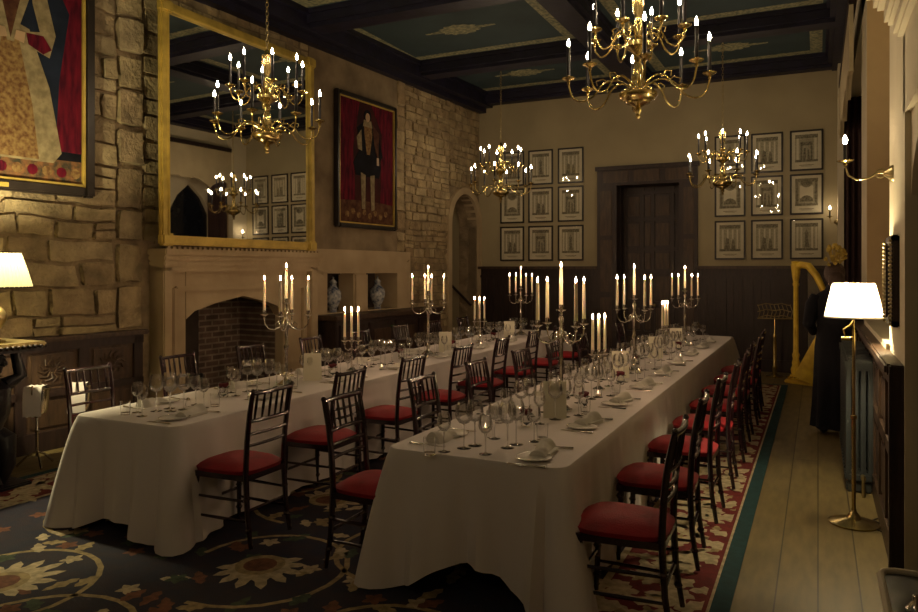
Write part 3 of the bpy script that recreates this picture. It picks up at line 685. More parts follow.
# ================================================================== TABLES
TZ = .73
def tablecloth(x0, x1, y0, y1, lab, endz, sidez, seed):
    r_ = random.Random(seed); rc = .09; per = []
    cs = [(x1 - rc, y0 + rc, -PI / 2), (x1 - rc, y1 - rc, 0), (x0 + rc, y1 - rc, PI / 2), (x0 + rc, y0 + rc, PI)]
    for ci, (cx, cy, a) in enumerate(cs):
        for k in range(9):
            t = a + (PI / 2) * k / 8; per.append((cx + rc * math.cos(t), cy + rc * math.sin(t), math.cos(t), math.sin(t), math.exp(-((k - 4) / 3.2) ** 2), 'c'))
        nx = cs[(ci + 1) % 4]; t = a + PI / 2; p0 = Vector((cx + rc * math.cos(t), cy + rc * math.sin(t))); p1 = Vector((nx[0] + rc * math.cos(nx[2]), nx[1] + rc * math.sin(nx[2])))
        L = (p1 - p0).length; n = int(L / .035)
        for k in range(1, n):
            q = p0.lerp(p1, k / n); d = min(k, n - k) / n * L
            per.append((q.x, q.y, math.cos(t), math.sin(t), .35 * math.exp(-(d / .16) ** 2), 's' if ci in (0, 2) else 'e', d))
    rows = 16; N = len(per); rings = []; b = B('cloth')
    s = 0; prev = None; info = []
    ph = [r_.uniform(0, 6) for _ in range(4)]
    for p in per:
        if prev: s += math.hypot(p[0] - prev[0], p[1] - prev[1])
        prev = p; info.append(s)
    for j in range(rows + 1):
        ring = []
        for i, p in enumerate(per):
            d0 = p[6] if len(p) > 6 else 0
            kind = p[5]
            corner = p[4] if kind == 'c' else .35 * math.exp(-(d0 / .16) ** 2) * 1.0
            zb = sidez if kind == 's' else endz
            if kind == 'c': zb = (endz + sidez) / 2
            blend = math.exp(-(d0 / .22) ** 2)
            zb = zb * (1 - blend) + .03 * blend if kind != 'c' else .025
            if j == 0: ring.append(b.addv((p[0] - p[2] * .03, p[1] - p[3] * .03, TZ + .006))); continue
            if j == 1: ring.append(b.addv((p[0] - p[2] * .004, p[1] - p[3] * .004, TZ + .005))); continue
            t = (j - 2) / (rows - 2); z = (TZ - .006) + (zb - TZ) * t; s_ = info[i]
            amp = t ** .8
            fold = .022 * math.sin(s_ * 2 * PI / .71 + ph[0]) + .016 * math.sin(s_ * 2 * PI / .31 + ph[1] + math.sin(s_ * 3)) + .010 * math.sin(s_ * 2 * PI / .17 + ph[2])
            wgt = 2.2 if kind == 'e' else (.9 if d0 > .5 else 1.3)
            out = .004 + amp * (.035 + fold * wgt + .165 * corner)
            ring.append(b.addv((p[0] + p[2] * out, p[1] + p[3] * out, z)))
        rings.append(ring)
    for a, c in zip(rings, rings[1:]): b.skin(a, c)
    b.face(rings[0], False)
    o = b.build('tablecloth', fix=True); tag(o, lab, 'tablecloth')
def table(x0, x1, y0, y1, lab):
    t = thing('banquet_table', lab, 'table', ((x0 + x1) / 2, (y0 + y1) / 2, 0)); hx, hy = (x1 - x0) / 2 - .035, (y1 - y0) / 2 - .035
    B('oak_mid').box((-hx, -hy, TZ - .035), (hx, hy, TZ), .005).build('table_top', t)
    for sx in (-1, 1):
        for yy in (-hy + .18, -hy / 3, hy / 3, hy - .18): B('black').cyl((sx * (hx - .14), yy, .0118), (sx * (hx - .14), yy, TZ - .03), .02).build('leg', t)
WX0, WX1, WY0, WY1 = -2.12, -1.10, 3.43, 11.38
HX0, HX1, HY0, HY1 = -4.47, -3.54, 3.29, 11.2
table(WX0, WX1, WY0, WY1, 'long banquet table hidden under the white cloth on the window side')
table(HX0, HX1, HY0, HY1, 'long banquet table hidden under the white cloth on the fireplace side')
tablecloth(WX0, WX1, WY0, WY1, 'long white tablecloth on the table beside the window aisle', .20, .06, 1)
tablecloth(HX0, HX1, HY0, HY1, 'long white tablecloth on the table beside the fireplace', .14, .06, 2)

# ================================================================== CHAIRS
def mk_chair():
    t = thing('banquet_chair', '', 'chair')
    # local: faces -x, back at +x
    for sy in (-1, 1):
        b = B('mahog'); p = [(.235, sy * .185, .013), (.205, sy * .18, .2), (.19, sy * .178, .45), (.20, sy * .178, .65), (.222, sy * .18, .82), (.25, sy * .183, .955)]
        b.tube(p, [.013, .016, .018, .017, .016, .013], 8); b.sphere((.251, sy * .183, .958), .016, 8)
        for z in (.12, .3): b.lathe([(.016, -.012), (.022, 0), (.016, .012)], (.207 + (.2 - z) * .1, sy * .18, z), 8)
        b.build('leg', t)
        b = B('mahog'); b.tube([(-.205, sy * .205, .013), (-.195, sy * .195, .2), (-.19, sy * .19, .43)], [.012, .016, .018], 8)
        for z in (.1, .25, .38): b.lathe([(.016, -.012), (.023, 0), (.016, .012)], (-.197, sy * .197, z), 8)
        b.build('leg', t)
    def ringbox(y, x0, x1, z0, z1): pass
    b = B('mahog')
    out = [(-.215, -.21), (.205, -.19), (.205, .19), (-.215, .21)]
    b.prism(out, .41, .445, 'z'); b.build('seat_frame', t)
    b = B('velvet'); g = 10; idx = []
    for i in range(g + 1):
        row = []
        for j in range(g + 1):
            u, v = -1 + 2 * i / g, -1 + 2 * j / g
            # superellipse mapping
            k = max(abs(u), abs(v)); r = (abs(u) ** 4 + abs(v) ** 4) ** .25 or 1; su, sv = (u * k / r, v * k / r) if k else (0, 0)
            h = (1 - k ** 4) * .045
            row.append(b.addv((-.01 + su * .225, sv * (.215 - .012 * su), .468 + h)))
        idx.append(row)
    for i in range(g):
        for j in range(g): b.face((idx[i][j], idx[i + 1][j], idx[i + 1][j + 1], idx[i][j + 1]), True)
    rim = [idx[i][0] for i in range(g)] + [idx[g][j] for j in range(g)] + [idx[i][g] for i in range(g, 0, -1)] + [idx[0][j] for j in range(g, 0, -1)]
    low = [b.addv((b.v[q][0] * .97, b.v[q][1] * .97, .446)) for q in rim]
    b.skin(rim, low); b.face(low); b.build('seat_cushion', t)
    def px(z): return .19 + (.01 * (z - .45) / .2 if z < .65 else .01 + .05 * (z - .65) / .305)
    for z, r in ((.945, .014), (.775, .012), (.695, .010), (.625, .010)):
        x = px(z); pts = [(x + .018 * (1 - (k / 4) ** 2), k / 4 * .18, z) for k in range(-4, 5)]
        B('mahog').tube(pts, r, 8).build('back_rail', t)
    for k in range(6):
        y = (-2.5 + k) * .058; e = .018 * (1 - (y / .18) ** 2)
        B('mahog').tube([(px(.775) + e, y, .775), (px(.86) + e, y, .86), (px(.945) + e, y, .945)], [.006, .009, .006], 6).build('spindle', t)
    for z in (.17, .29):
        for sy in (-1, 1): B('mahog').tube([(-.197, sy * .197, z), (0, sy * .19, z), (.205, sy * .18, z)], [.008, .011, .008], 6).build('stretcher', t)
    B('mahog').tube([(-.197, -.195, .23), (-.197, .195, .23)], .010, 6).build('stretcher', t)
    B('mahog').tube([(.2, -.18, .23), (.2, .18, .23)], .010, 6).build('stretcher', t)
    return t
chair = Maker(mk_chair)
def cl(i, n, rest):
    return 'red-seated dark wood chair, %s %s' % (ORD[i], rest)
WIN_CH = [3.60 + .86 * k for k in range(8)]
for i, y in enumerate(WIN_CH): chair((-.83 + R.uniform(-.015, .015), y, .0112), R.uniform(-.03, .05), cl(i, 8, 'from the front along the window side of the window table'), 'chairs on the window side of the window table')
for i, y in enumerate([3.60, 4.43, 5.38, 6.32, 7.25, 8.2, 9.15, 10.1]): chair((-2.20 + R.uniform(-.02, .02) - (.06 if i == 0 else 0), y, .0112), PI + R.uniform(-.04, .04), cl(i, 8, 'from the front along the fireplace side of the window table'), 'chairs on the fireplace side of the window table')
for i, y in enumerate([3.62, 4.48, 5.42, 6.38, 7.35, 8.35, 9.3, 10.25]): chair((-3.30, y, .0112), R.uniform(-.04, .04), cl(i, 8, 'from the front along the window side of the fireplace table'), 'chairs on the window side of the fireplace table')
for i, y in enumerate([3.77, 4.65, 5.55, 6.5, 7.45, 8.4, 9.35, 10.3]): chair((-4.70, y, .0112), PI + R.uniform(-.04, .04), cl(i, 8, 'from the front along the hearth side of the fireplace table'), 'chairs on the hearth side of the fireplace table')

# ================================================================== TABLEWARE
TT = TZ + .0065
def glass_parts(t, H_, rb, rf, top, n=20, mat='glass'):
    hb = H_ * .48
    prof = [(.004, H_ - hb), (rb * .55, H_ - hb + .008), (rb * .92, H_ - hb * .72), (rb, H_ - hb * .55), (rb * .93, H_ - hb * .25), (top, H_)]
    B(mat).lathe(prof + [(top - .0015, H_)] + [(max(r - .0018, .001), z + .002) for r, z in prof[::-1]][1:], n=n).build('bowl', t)
    B('glass_t').lathe([(.0045, .008), (.0035, .03), (.0035, H_ - hb - .02), (.006, H_ - hb)], n=8).build('stem', t)
    B('glass_t').lathe([(0, 0), (rf, 0), (rf, .002), (rf * .4, .004), (.0045, .010), (0, .01)], n=n).build('foot', t)
def mk_wine():
    t = thing('wine_glass', '', 'wine glass'); glass_parts(t, .25, .049, .039, .035); return t
def mk_white():
    t = thing('wine_glass', '', 'wine glass'); glass_parts(t, .205, .038, .034, .028); return t
def mk_tumbler():
    o = B('glass_t').lathe([(0, 0), (.030, 0), (.034, .09), (.032, .09), (.028, .012), (0, .012)], n=18).build('water_glass'); return tag(o, '', 'glass')
def mk_plate():
    t = thing('side_plate', '', 'plate')
    B('porcelain').lathe([(0, 0), (.055, 0), (.06, .003), (.092, .012), (.094, .014), (.09, .015), (.06, .007), (0, .006)], n=28).build('dish', t)
    B('silver').lathe([(.0935, .0125), (.0955, .0140), (.0935, .0155), (.091, .0145)], n=28).build('rim', t); return t
def mk_napkin():
    b = B('napkin'); n = 14; m = 8; idx = []
    for i in range(n + 1):
        row = []
        for j in range(m + 1):
            s = -1 + 2 * i / n; tt = j / m
            x = s * .10; h = (.048 * math.sin(PI * min(1, tt * 1.02)) ** .7) * (1 - .25 * s) + .004
            y = -.05 + .10 * tt + .01 * math.sin(3 * s)
            row.append(b.addv((x, y, h + .003 * math.sin(9 * s + 4 * tt))))
        idx.append(row)
    for i in range(n):
        for j in range(m): b.face((idx[i][j], idx[i + 1][j], idx[i + 1][j + 1], idx[i][j + 1]), True)
    rim = [idx[i][0] for i in range(n)] + [idx[n][j] for j in range(m)] + [idx[i][m] for i in range(n, 0, -1)] + [idx[0][j] for j in range(m, 0, -1)]
    low = [b.addv((b.v[q][0], b.v[q][1], 0)) for q in rim]; b.skin(rim, low, False); b.face(low)
    # two folded layers on the long side
    b.box((-.09, .035, .0), (.085, .062, .012), .004); b.box((-.088, .04, .012), (.08, .066, .02), .003)
    o = b.build('napkin'); return tag(o, '', 'napkin')
def mk_knife():
    t = thing('table_knife', '', 'knife')
    B('silver').prism([(-.012, 0), (.0, -.004), (.10, -.010), (.115, .004), (.0, .009), (-.012, .004)], .001, .003, 'z').build('blade', t)
    B('silver').tube([(-.01, 0, .005), (-.05, 0, .005), (-.11, 0, .006)], [.004, .006, .007], 8).build('handle', t); return t
def mk_fork():
    t = thing('table_fork', '', 'fork')
    b = B('silver'); b.prism([(.0, -.003), (.03, -.012), (.05, -.012), (.05, .012), (.03, .012), (.0, .003)], .002, .004, 'z')
    for k in range(4): b.box((.05, -.012 + k * .007, .002), (.10, -.0095 + k * .007, .0038))
    b.build('tines', t); B('silver').tube([(.0, 0, .004), (-.04, 0, .005), (-.10, 0, .005)], [.003, .004, .007], 8).build('handle', t); return t
wine, white, tumb, plate, napk, knife, fork = map(Maker, (mk_wine, mk_white, mk_tumbler, mk_plate, mk_napkin, mk_knife, mk_fork))
def setting(xe, y, sg, i, side, cut):
    """xe: table edge, sg: direction from the edge to the middle (+1 / -1)"""
    where = 'at %s setting from front, %s' % (ORD[i], side); g = side
    j = lambda a=.012: R.uniform(-a, a)
    xi = lambda d: xe + sg * d
    rz = 0 if sg > 0 else PI
    # diner looks along sg*x ; their left is +y when sg>0
    L = sg
    plate((xi(.20) + j(), y + L * .14 + j(), TT), 0, 'white side plate ' + where, 'side plates, ' + g)
    napk((xi(.20), y + j(), TT), rz + PI / 2 + j(.3) if i % 2 else rz + j(.3) + PI / 2, 'folded linen napkin ' + where, 'folded napkins, ' + g)
    wine((xi(.40) + j(), y - L * .13 + j(), TT), 0, 'tall wine glass behind the knife ' + where, 'tall wine glasses behind the knives, ' + g)
    white((xi(.33) + j(), y - L * .23 + j(), TT), 0, 'smaller wine glass behind water glass ' + where, 'smaller wine glasses behind the water glasses, ' + g)
    if True:
        wine((xi(.42) + j(), y - L * .03 + j(), TT), 0, 'tall wine glass behind the napkin ' + where, 'tall wine glasses behind the napkins, ' + g)
        white((xi(.46) + j(), y + L * .16 + j(), TT), 0, 'smaller wine glass behind side plate ' + where, 'smaller wine glasses behind the side plates, ' + g)
        tumb((xi(.30) + j(), y - L * .31 + j(), TT), 0, 'short straight water glass ' + where, 'water glasses, ' + g)
    if cut:
        knife((xi(.19), y - L * .15 + j(), TT), rz + j(.06), 'silver knife ' + where, 'knives, ' + g)
        fork((xi(.19), y + L * .27 + j(), TT), rz + j(.06), 'silver fork ' + where, 'forks, ' + g)
S1 = [3.68, 4.52, 5.36, 6.2, 7.05, 7.9, 8.75, 9.6, 10.4]
for i, y in enumerate(S1): setting(WX1, y, -1, i, 'window side of window table', i < 6)
for i, y in enumerate([3.72, 4.6, 5.5, 6.4, 7.3, 8.2, 9.15, 10.1]): setting(WX0, y, 1, i, 'fireplace side of window table', i < 4)
for i, y in enumerate([3.62, 4.5, 5.42, 6.38, 7.35, 8.35, 9.3, 10.25]): setting(HX1, y, -1, i, 'window side of fireplace table', i < 4)
for i, y in enumerate([3.77, 4.65, 5.55, 6.5, 7.45, 8.4, 9.35, 10.3]): setting(HX0, y, 1, i, 'hearth side of fireplace table', i < 3)

# candles ----------------------------------------------------------
def flame_mb(p, s=1.0): return B('flame').lathe([(0, -.004 * s), (.0055 * s, .004 * s), (.0062 * s, .010 * s), (.004 * s, .022 * s), (0, .036 * s)], p, 8)
def candle(par, p, L):
    c = B('wax').lathe([(0, 0), (.0130, 0), (.012, L * .5), (.0105, L), (.006, L - .003), (0, L - .004)], p, 12).build('candle', par)
    B('black').cyl((p[0], p[1], p[2] + L - .005), (p[0], p[1], p[2] + L + .008), .0012, n=5).build('wick', c)
    flame_mb((p[0], p[1], p[2] + L + .008)).build('flame', c)
def sconce_cup(b, p): b.lathe([(.004, -.05), (.012, -.04), (.006, -.028), (.016, -.02), (.034, -.012), (.036, -.008), (.014, -.006), (.015, .022), (.018, .026), (.012, .026), (.0, .02)], p, 14)
def mk_candelabrum(n_arm, H0, ra, armz, LC, name):
    def f():
        t = thing(name, '', 'candelabra')
        B('silver').lathe([(0, 0), (.075, 0), (.078, .012), (.06, .02), (.045, .035), (.02, .05), (.016, .07)], n=24).build('base', t)
        B('silver').lathe([(.016, .07), (.026, .09), (.018, .11), (.012, .14), (.013, H0 * .42), (.022, H0 * .46), (.012, H0 * .5), (.014, armz - .06), (.03, armz - .03), (.032, armz), (.016, armz + .03), (.010, armz + .06), (.018, H0 - .07), (.010, H0 - .05), (0, H0 - .05)], n=20, flute=.08, fn=10).build('stem', t)
        b = B('silver'); sconce_cup(b, (0, 0, H0)); b.build('candle_cup', t)
        candle(t, (0, 0, H0 + .022), LC)
        for k in range(n_arm):
            a = 2 * PI * k / n_arm; ca, sa = math.cos(a), math.sin(a)
            pr_ = [(.02, armz), (ra * .3, armz - .035), (ra * .55, armz - .055), (ra * .8, armz - .045), (ra * .97, armz - .01), (ra, armz + .03)]
            b = B('silver'); b.tube([(r * ca, r * sa, z) for r, z in pr_], [.006, .007, .006, .006, .005, .006], 8)
            b.tube([(r * ca, r * sa, z) for r, z in [(ra * .45, armz - .05), (ra * .5, armz - .01), (ra * .38, armz + .012), (ra * .3, armz - .01)]], .0035, 6)
            b.build('arm', t)
            b = B('silver'); sconce_cup(b, (ra * ca, ra * sa, armz + .08)); b.build('candle_cup', t)
            candle(t, (ra * ca, ra * sa, armz + .10), LC)
        return t
    return f
big = Maker(mk_candelabrum(4, .70, .185, .52, .255, 'candelabra'))
XWM, XHM = -1.59, -4.02
def bigc(x, y, rz, rest): big((x, y, TT), rz, 'tall five-candle silver candelabra ' + rest, 'tall silver candelabras')
bigc(-1.585, 4.86, .87, 'at the front of the window table'); bigc(-1.585, 7.1, .767, 'at the middle of the window table'); bigc(-1.585, 10.1, .63, 'at the door end of the window table')
bigc(-4.0, 4.92, .43, 'at the front of the fireplace table'); bigc(-4.0, 7.42, .7, 'at the middle of the fireplace table'); bigc(-4.0, 10.34, .8, 'at the door end of the fireplace table')
def mk_small():
    t = thing('candelabra', '', 'candelabra')
    B('silver').lathe([(0, 0), (.05, 0), (.052, .01), (.03, .02), (.012, .035), (.009, .1), (.016, .13), (.009, .16), (.01, .24), (0, .25)], n=20).build('base', t)
    for k in (-1, 0, 1):
        b = B('silver')
        if k: b.tube([(0, 0, .22), (k * .03, 0, .20), (k * .06, 0, .215), (k * .065, 0, .25)], .005, 8)
        else: b.cyl((0, 0, .23), (0, 0, .26), .006)
        sconce_cup(b, (k * .065, 0, .30)); b.build('arm', t)
        candle(t, (k * .065, 0, .32), .25)
    return t
small = Maker(mk_small)
def sml(x, y, rz, rest): small((x, y, TT), rz, 'short three-candle silver candelabra ' + rest, 'short silver candelabras')
sml(-1.585, 5.83, 1.0, 'in the front half of the window table'); sml(-1.585, 8.68, 1.3, 'in the far half of the window table'); sml(-4.0, 5.88, .5, 'in the front half of the fireplace table'); sml(-4.0, 8.84, .6, 'in the far half of the fireplace table')
def mk_tea():
    t = thing('tealight_holder', '', 'tealight')
    B('glass_t').lathe([(0, 0), (.026, 0), (.029, .06), (.027, .06), (.024, .008), (0, .008)], n=16).build('cup', t)
    B('wax').lathe([(0, .009), (.021, .009), (.021, .026), (0, .026)], n=14).build('tealight', t)
    B('flame').lathe([(0, .027), (.004, .032), (.003, .042), (0, .052)], n=7).build('flame', t); return t
def mk_card():
    b = B('card'); b.prism([(-.035, 0), (0, .235), (.035, 0), (.033, 0), (0, .231), (-.033, 0)], -.075, .075, 'x'); o = b.build('menu_card'); return tag(o, '', 'card')
def mk_posy():
    t = thing('posy', '', 'flowers')
    B('glass_t').lathe([(0, 0), (.03, 0), (.035, .03), (.028, .07), (.026, .07), (.03, .03), (0, .006)], n=16).build('vase', t)
    b = B('posy'); r_ = random.Random(5)
    for k in range(9):
        a = k * 2.4; p = (.022 * math.cos(a) * (k > 0), .022 * math.sin(a) * (k > 0), .085 + r_.uniform(-.008, .012)); b.sphere(p, .014, 8)
        for q in range(5): b.sphere((p[0] + .009 * math.cos(q * 1.26), p[1] + .009 * math.sin(q * 1.26), p[2] + .004), .008, 6)
    b.build('petals', t)
    b = B('leafg')
    for k in range(7):
        a = k * .9; b.poly([(0.01 * math.cos(a), .01 * math.sin(a), .07), (.035 * math.cos(a - .25), .035 * math.sin(a - .25), .08), (.05 * math.cos(a), .05 * math.sin(a), .075), (.035 * math.cos(a + .25), .035 * math.sin(a + .25), .08)])
    b.build('leaves', t); return t
def mk_cruet():
    t = thing('salt_shaker', '', 'salt shaker'); B('glass_t').lathe([(0, 0), (.018, 0), (.02, .02), (.014, .045), (0, .045)], n=12).build('body', t); B('silver').lathe([(.0145, .045), (.014, .055), (.008, .062), (0, .064)], n=12).build('cap', t); return t
tea, card, posy, cruet = map(Maker, (mk_tea, mk_card, mk_posy, mk_cruet))
for k, (x, y) in enumerate([(-1.78, 4.02), (-1.5, 5.5), (-1.5, 6.9), (-1.35, 8.3), (-1.45, 9.7)]): tea((x, y, TT), 0, 'glass tealight holder, %s from the front on the window table' % ORD[k], 'tealights on the window table')
for k, (x, y) in enumerate([(-3.83, 4.3), (-3.8, 6.1), (-3.85, 7.1), (-3.85, 8.55), (-3.85, 9.6)]): tea((x, y, TT), 0, 'glass tealight holder, %s from the front on the fireplace table' % ORD[k], 'tealights on the fireplace table')
for k, (x, y, r) in enumerate([(-1.55, 4.62, .35), (-1.6, 6.6, .4), (-1.6, 8.2, .4), (-1.6, 9.5, .4)]): card((x, y, TT), r, 'standing cream menu card, %s from the front on the window table' % ORD[k], 'menu cards on the window table')
for k, (x, y, r) in enumerate([(-3.98, 5.25, .45), (-3.95, 7.75, .45), (-3.95, 9.75, .45)]): card((x, y, TT), r, 'standing cream menu card, %s from the front on the fireplace table' % ORD[k], 'menu cards on the fireplace table')
for k, (x, y) in enumerate([(-1.62, 4.28), (-1.48, 5.05), (-1.5, 6.2), (-1.65, 7.5), (-1.5, 9.1)]): posy((x, y, TT), k, 'small posy of dark red flowers, %s from the front on the window table' % ORD[k], 'posies on the window table')
for k, (x, y) in enumerate([(-4.05, 4.25), (-3.98, 5.55), (-4.05, 6.9), (-4.0, 8.05), (-4.0, 9.3)]): posy((x, y, TT), k, 'small posy of dark red flowers, %s from the front on the fireplace table' % ORD[k], 'posies on the fireplace table')
for k, (x, y) in enumerate([(-1.7, 3.9), (-1.68, 5.3), (-1.7, 6.5)]): cruet((x, y, TT), 0, 'small salt shaker, %s from the front on the window table' % ORD[k], 'salt shakers on the window table')
for k, (x, y) in enumerate([(-4.0, 3.85), (-4.08, 5.1), (-4.08, 6.3)]): cruet((x, y, TT), 0, 'small salt shaker, %s from the front on the fireplace table' % ORD[k], 'salt shakers on the fireplace table')

# ================================================================== CHANDELIERS
def mk_chandelier():
    t = thing('chandelier', '', 'chandelier')   # origin: bottom finial
    B('brass').lathe([(0, 0), (.012, .004), (.02, .018), (.012, .032), (.022, .048), (.03, .062), (.018, .08), (.05, .10), (.085, .112), (.09, .125), (.12, .14), (.138, .165), (.138, .185), (.115, .20), (.11, .212), (.07, .225), (.05, .27)], n=28).build('lower_bowl', t)
    B('brass').lathe([(.045, .27), (.05, .30), (.035, .37), (.022, .41), (.035, .44), (.025, .47), (.05, .49), (.095, .52), (.10, .55), (.07, .58), (.03, .60), (.025, .63), (.04, .66), (.03, .70), (.02, .74), (.035, .78), (.052, .90), (.055, .93), (.025, .95), (.02, .98), (0, 1.0)], n=24, flute=.03, fn=8).build('stem', t)
    for n, r, z0, zc, off in ((8, .50, .20, .31, 0.2), (8, .335, .55, .62, .2 + PI / 8)):
        for k in range(n):
            a = off + 2 * PI * k / n; ca, sa = math.cos(a), math.sin(a)
            pts = [(.05, z0 + .03), (r * .3, z0 + .085), (r * .5, z0 + .06), (r * .65, z0 - .03), (r * .82, z0 - .06), (r * .95, z0 - .02), (r, zc - .04)]
            P = []
            for q in range(len(pts) - 1):   # smooth it
                p0, p1, p2, p3 = pts[max(q - 1, 0)], pts[q], pts[q + 1], pts[min(q + 2, len(pts) - 1)]
                for s in (0, .33, .66):
                    P.append(tuple(.5 * ((2 * p1[i]) + (-p0[i] + p2[i]) * s + (2 * p0[i] - 5 * p1[i] + 4 * p2[i] - p3[i]) * s * s + (-p0[i] + 3 * p1[i] - 3 * p2[i] + p3[i]) * s ** 3) for i in (0, 1)))
            P.append(pts[-1])
            arm = B('brass').tube([(x * ca, x * sa, z) for x, z in P], .0075, 8)
            arm.tube([(x * ca, x * sa, z) for x, z in [(r * .42, z0 + .065), (r * .5, z0 + .1), (r * .6, z0 + .085), (r * .58, z0 + .05)]], .005, 6)
            arm.build('arm', t)
            B('brass').lathe([(.006, -.045), (.014, -.03), (.01, -.018), (.03, -.01), (.048, 0), (.05, .006), (.02, .006), (.018, .02), (0, .02)], (r * ca, r * sa, zc), 14).build('drip_pan', t)
            s = B('socket').cyl((r * ca, r * sa, zc + .01), (r * ca, r * sa, zc + .235), .013, n=10).build('candle_sleeve', t)
            B('bulb').lathe([(0, 0), (.007, .004), (.0125, .02), (.0118, .032), (.005, .05), (0, .064)], (r * ca, r * sa, zc + .235), 8).build('bulb', s)
    b = B('agedbrass'); z = 1.0; k = 0
    top = ZP - 2.8
    while z < top - .05:
        ax = (1, 0, 0) if k % 2 else (0, 1, 0)
        pts = [(ax[0] * .014 * math.cos(q), ax[1] * .014 * math.cos(q), z + .022 + .028 * math.sin(q)) for q in [2 * PI * i / 8 for i in range(9)]]
        b.tube(pts, .004, 5, cap=False); z += .044; k += 1
    b.build('chain', t)
    B('agedbrass').lathe([(0, top - .07), (.05, top - .06), (.06, top)], n=16).build('ceiling_rose', t); return t
chd = Maker(mk_chandelier)
for (x, y, rz, lab) in [(-1.178, 5.40, .1, 'large brass chandelier hanging over the front of the window table'), (-4.70, 5.50, .25, 'brass chandelier hanging in front of the gilt mirror'),
                        (-4.68, 11.19, .0, 'brass chandelier hanging before the prints at the archway side of the door'), (-1.26, 11.45, .3, 'brass chandelier hanging before the prints at the harp side of the door'),
                        (-1.2, -.55, .2, 'added unseen brass chandelier brightening the near end of the room, window side'), (-4.7, -.55, .1, 'added unseen brass chandelier brightening the near end of the room, fireplace side')]:  # this pair is added out of view to brighten the foreground
    chd((x, y, 2.8), rz, lab, 'brass candle chandeliers')

# ================================================================== PRINTS
def mk_print(v):
    def f():
        t = thing('framed_print', '', 'picture')   # origin centre back, faces -y
        w2, h2 = .25, .335
        b = B('blackframe')
        b.box((-w2, -.03, -h2), (-w2 + .03, 0, h2), .006); b.box((w2 - .03, -.03, -h2), (w2, 0, h2), .006); b.box((-w2, -.03, -h2), (w2, 0, -h2 + .03), .006); b.box((-w2, -.03, h2 - .03), (w2, 0, h2), .006); b.build('frame', t)
        b = B('paper'); b.box((-w2 + .02, -.014, -h2 + .02), (w2 - .02, -.01, h2 - .02))
        def r(m, x0, z0, x1, z1, l=1): b.mat(m); b.box((x0, -.014 - .0006 * l, z0), (x1, -.0135, z1))
        def pg(m, pts, l=1): b.mat(m); b.prism(pts, -.014 - .0006 * l, -.0135, 'y')
        r('inkmid', -.17, -.19, .17, .26)
        r('ink', -.17, .20, .17, .26, 2); r('ink', -.17, -.19, .17, -.15, 2)
        if v == 0:
            for x in (-.15, -.09, .07, .13): r('paper', x, -.15, x + .028, .2, 2)
            pg('ink', [(-.03, -.14), (.045, -.14), (.02, .02), (.03, .1), (0, .16), (-.03, .1), (-.02, .02)], 3)
        elif v == 1:
            r('paper', -.1, -.06, .1, .14, 2); pg('ink', arc(0, -.12, .1, 0, PI, 10), 3); pg('ink', arc(0, .2, .09, PI, 2 * PI, 10), 3); r('ink', -.16, -.15, -.12, .2, 3); r('ink', .12, -.15, .16, .2, 3)
        elif v == 2:
            for x in (-.15, .115): r('paper', x, -.15, x + .035, .2, 2)
            r('ink', -.09, -.15, .09, .14, 2); r('inkmid', -.06, -.15, .06, .08, 3); pg('ink', [(-.05, -.15), (-.01, -.15), (-.01, .04), (-.04, .04)], 4); pg('ink', [(.015, -.15), (.05, -.15), (.04, .02), (.015, .02)], 4)
        else:
            for x in (-.13, -.05, .03, .105): r('paper', x, -.15, x + .03, .18, 2); r('ink', x + .03, -.15, x + .036, .18, 2)
            pg('ink', [(-.09, -.15), (.0, -.15), (-.02, .02), (-.06, .05)], 3); pg('ink', [(.02, -.15), (.09, -.15), (.07, .0), (.04, .03)], 3)
        r('ink', -.11, -.245, .11, -.235, 1); r('ink', -.08, -.262, .08, -.256, 1)
        b.build('print', t)
        g = B('glazing'); g.box((-w2 + .025, -.022, -h2 + .025), (w2 - .025, -.0205, h2 - .025)); g.build('glazing', t)
        return t
    return f
PR = [Maker(mk_print(v)) for v in range(4)]
rows = ['top', 'middle', 'bottom']; colsn = ['archway-side', 'centre', 'door-side']; colsr = ['door-side', 'centre', 'harp-side']
for r_, z in enumerate((3.665, 2.945, 2.21)):
    for c_, x in enumerate((-5.36, -4.775, -4.18)):
        PR[[[2, 0, 3], [1, 3, 2], [3, 2, 0]][r_][c_]]((x, YB, z), 0, 'black-framed engraving, %s row, %s column, between archway and door' % (rows[r_], colsn[c_]), 'framed prints between the archway and the door')
    for c_, x in enumerate((-1.355, -.77, -.17)):
        PR[[[0, 3, 2], [1, 2, 1], [3, 3, 0]][r_][c_]]((x, YB, z), 0, 'black-framed engraving, %s row, %s column, between door and harp' % (rows[r_], colsr[c_]), 'framed prints between the door and the harp')

# ================================================================== LAMPS
def shade_mat(name, col, s):
    m = bpy.data.materials.new(name); m.use_nodes = True; nt = m.node_tree; n = nt.nodes; l = nt.links; n.clear()
    o = n.new('ShaderNodeOutputMaterial'); d = n.new('ShaderNodeBsdfDiffuse'); d.inputs[0].default_value = (*col, 1)
    t = n.new('ShaderNodeBsdfTranslucent'); t.inputs[0].default_value = (*col, 1); mx = n.new('ShaderNodeMixShader'); mx.inputs[0].default_value = s
    l.new(d.outputs[0], mx.inputs[1]); l.new(t.outputs[0], mx.inputs[2]); l.new(mx.outputs[0], o.inputs[0]); return m
M['shade_l'] = shade_mat('pleated_silk', (.46, .42, .29), .12); M['shade_r'] = shade_mat('white_shade_cloth', (.80, .76, .64), .28)
def lamplight(par, p, power, col):
    l = bpy.data.lights.new('lamp_bulb', 'POINT'); l.energy = power; l.color = col; l.shadow_soft_size = .035
    o = bpy.data.objects.new('lamp_light', l); COL.objects.link(o); o.parent = par; o.location = p
fl = thing('floor_lamp', 'brass floor lamp with white shade standing in front of the radiator', 'lamp', (.215, 5.6, 0))
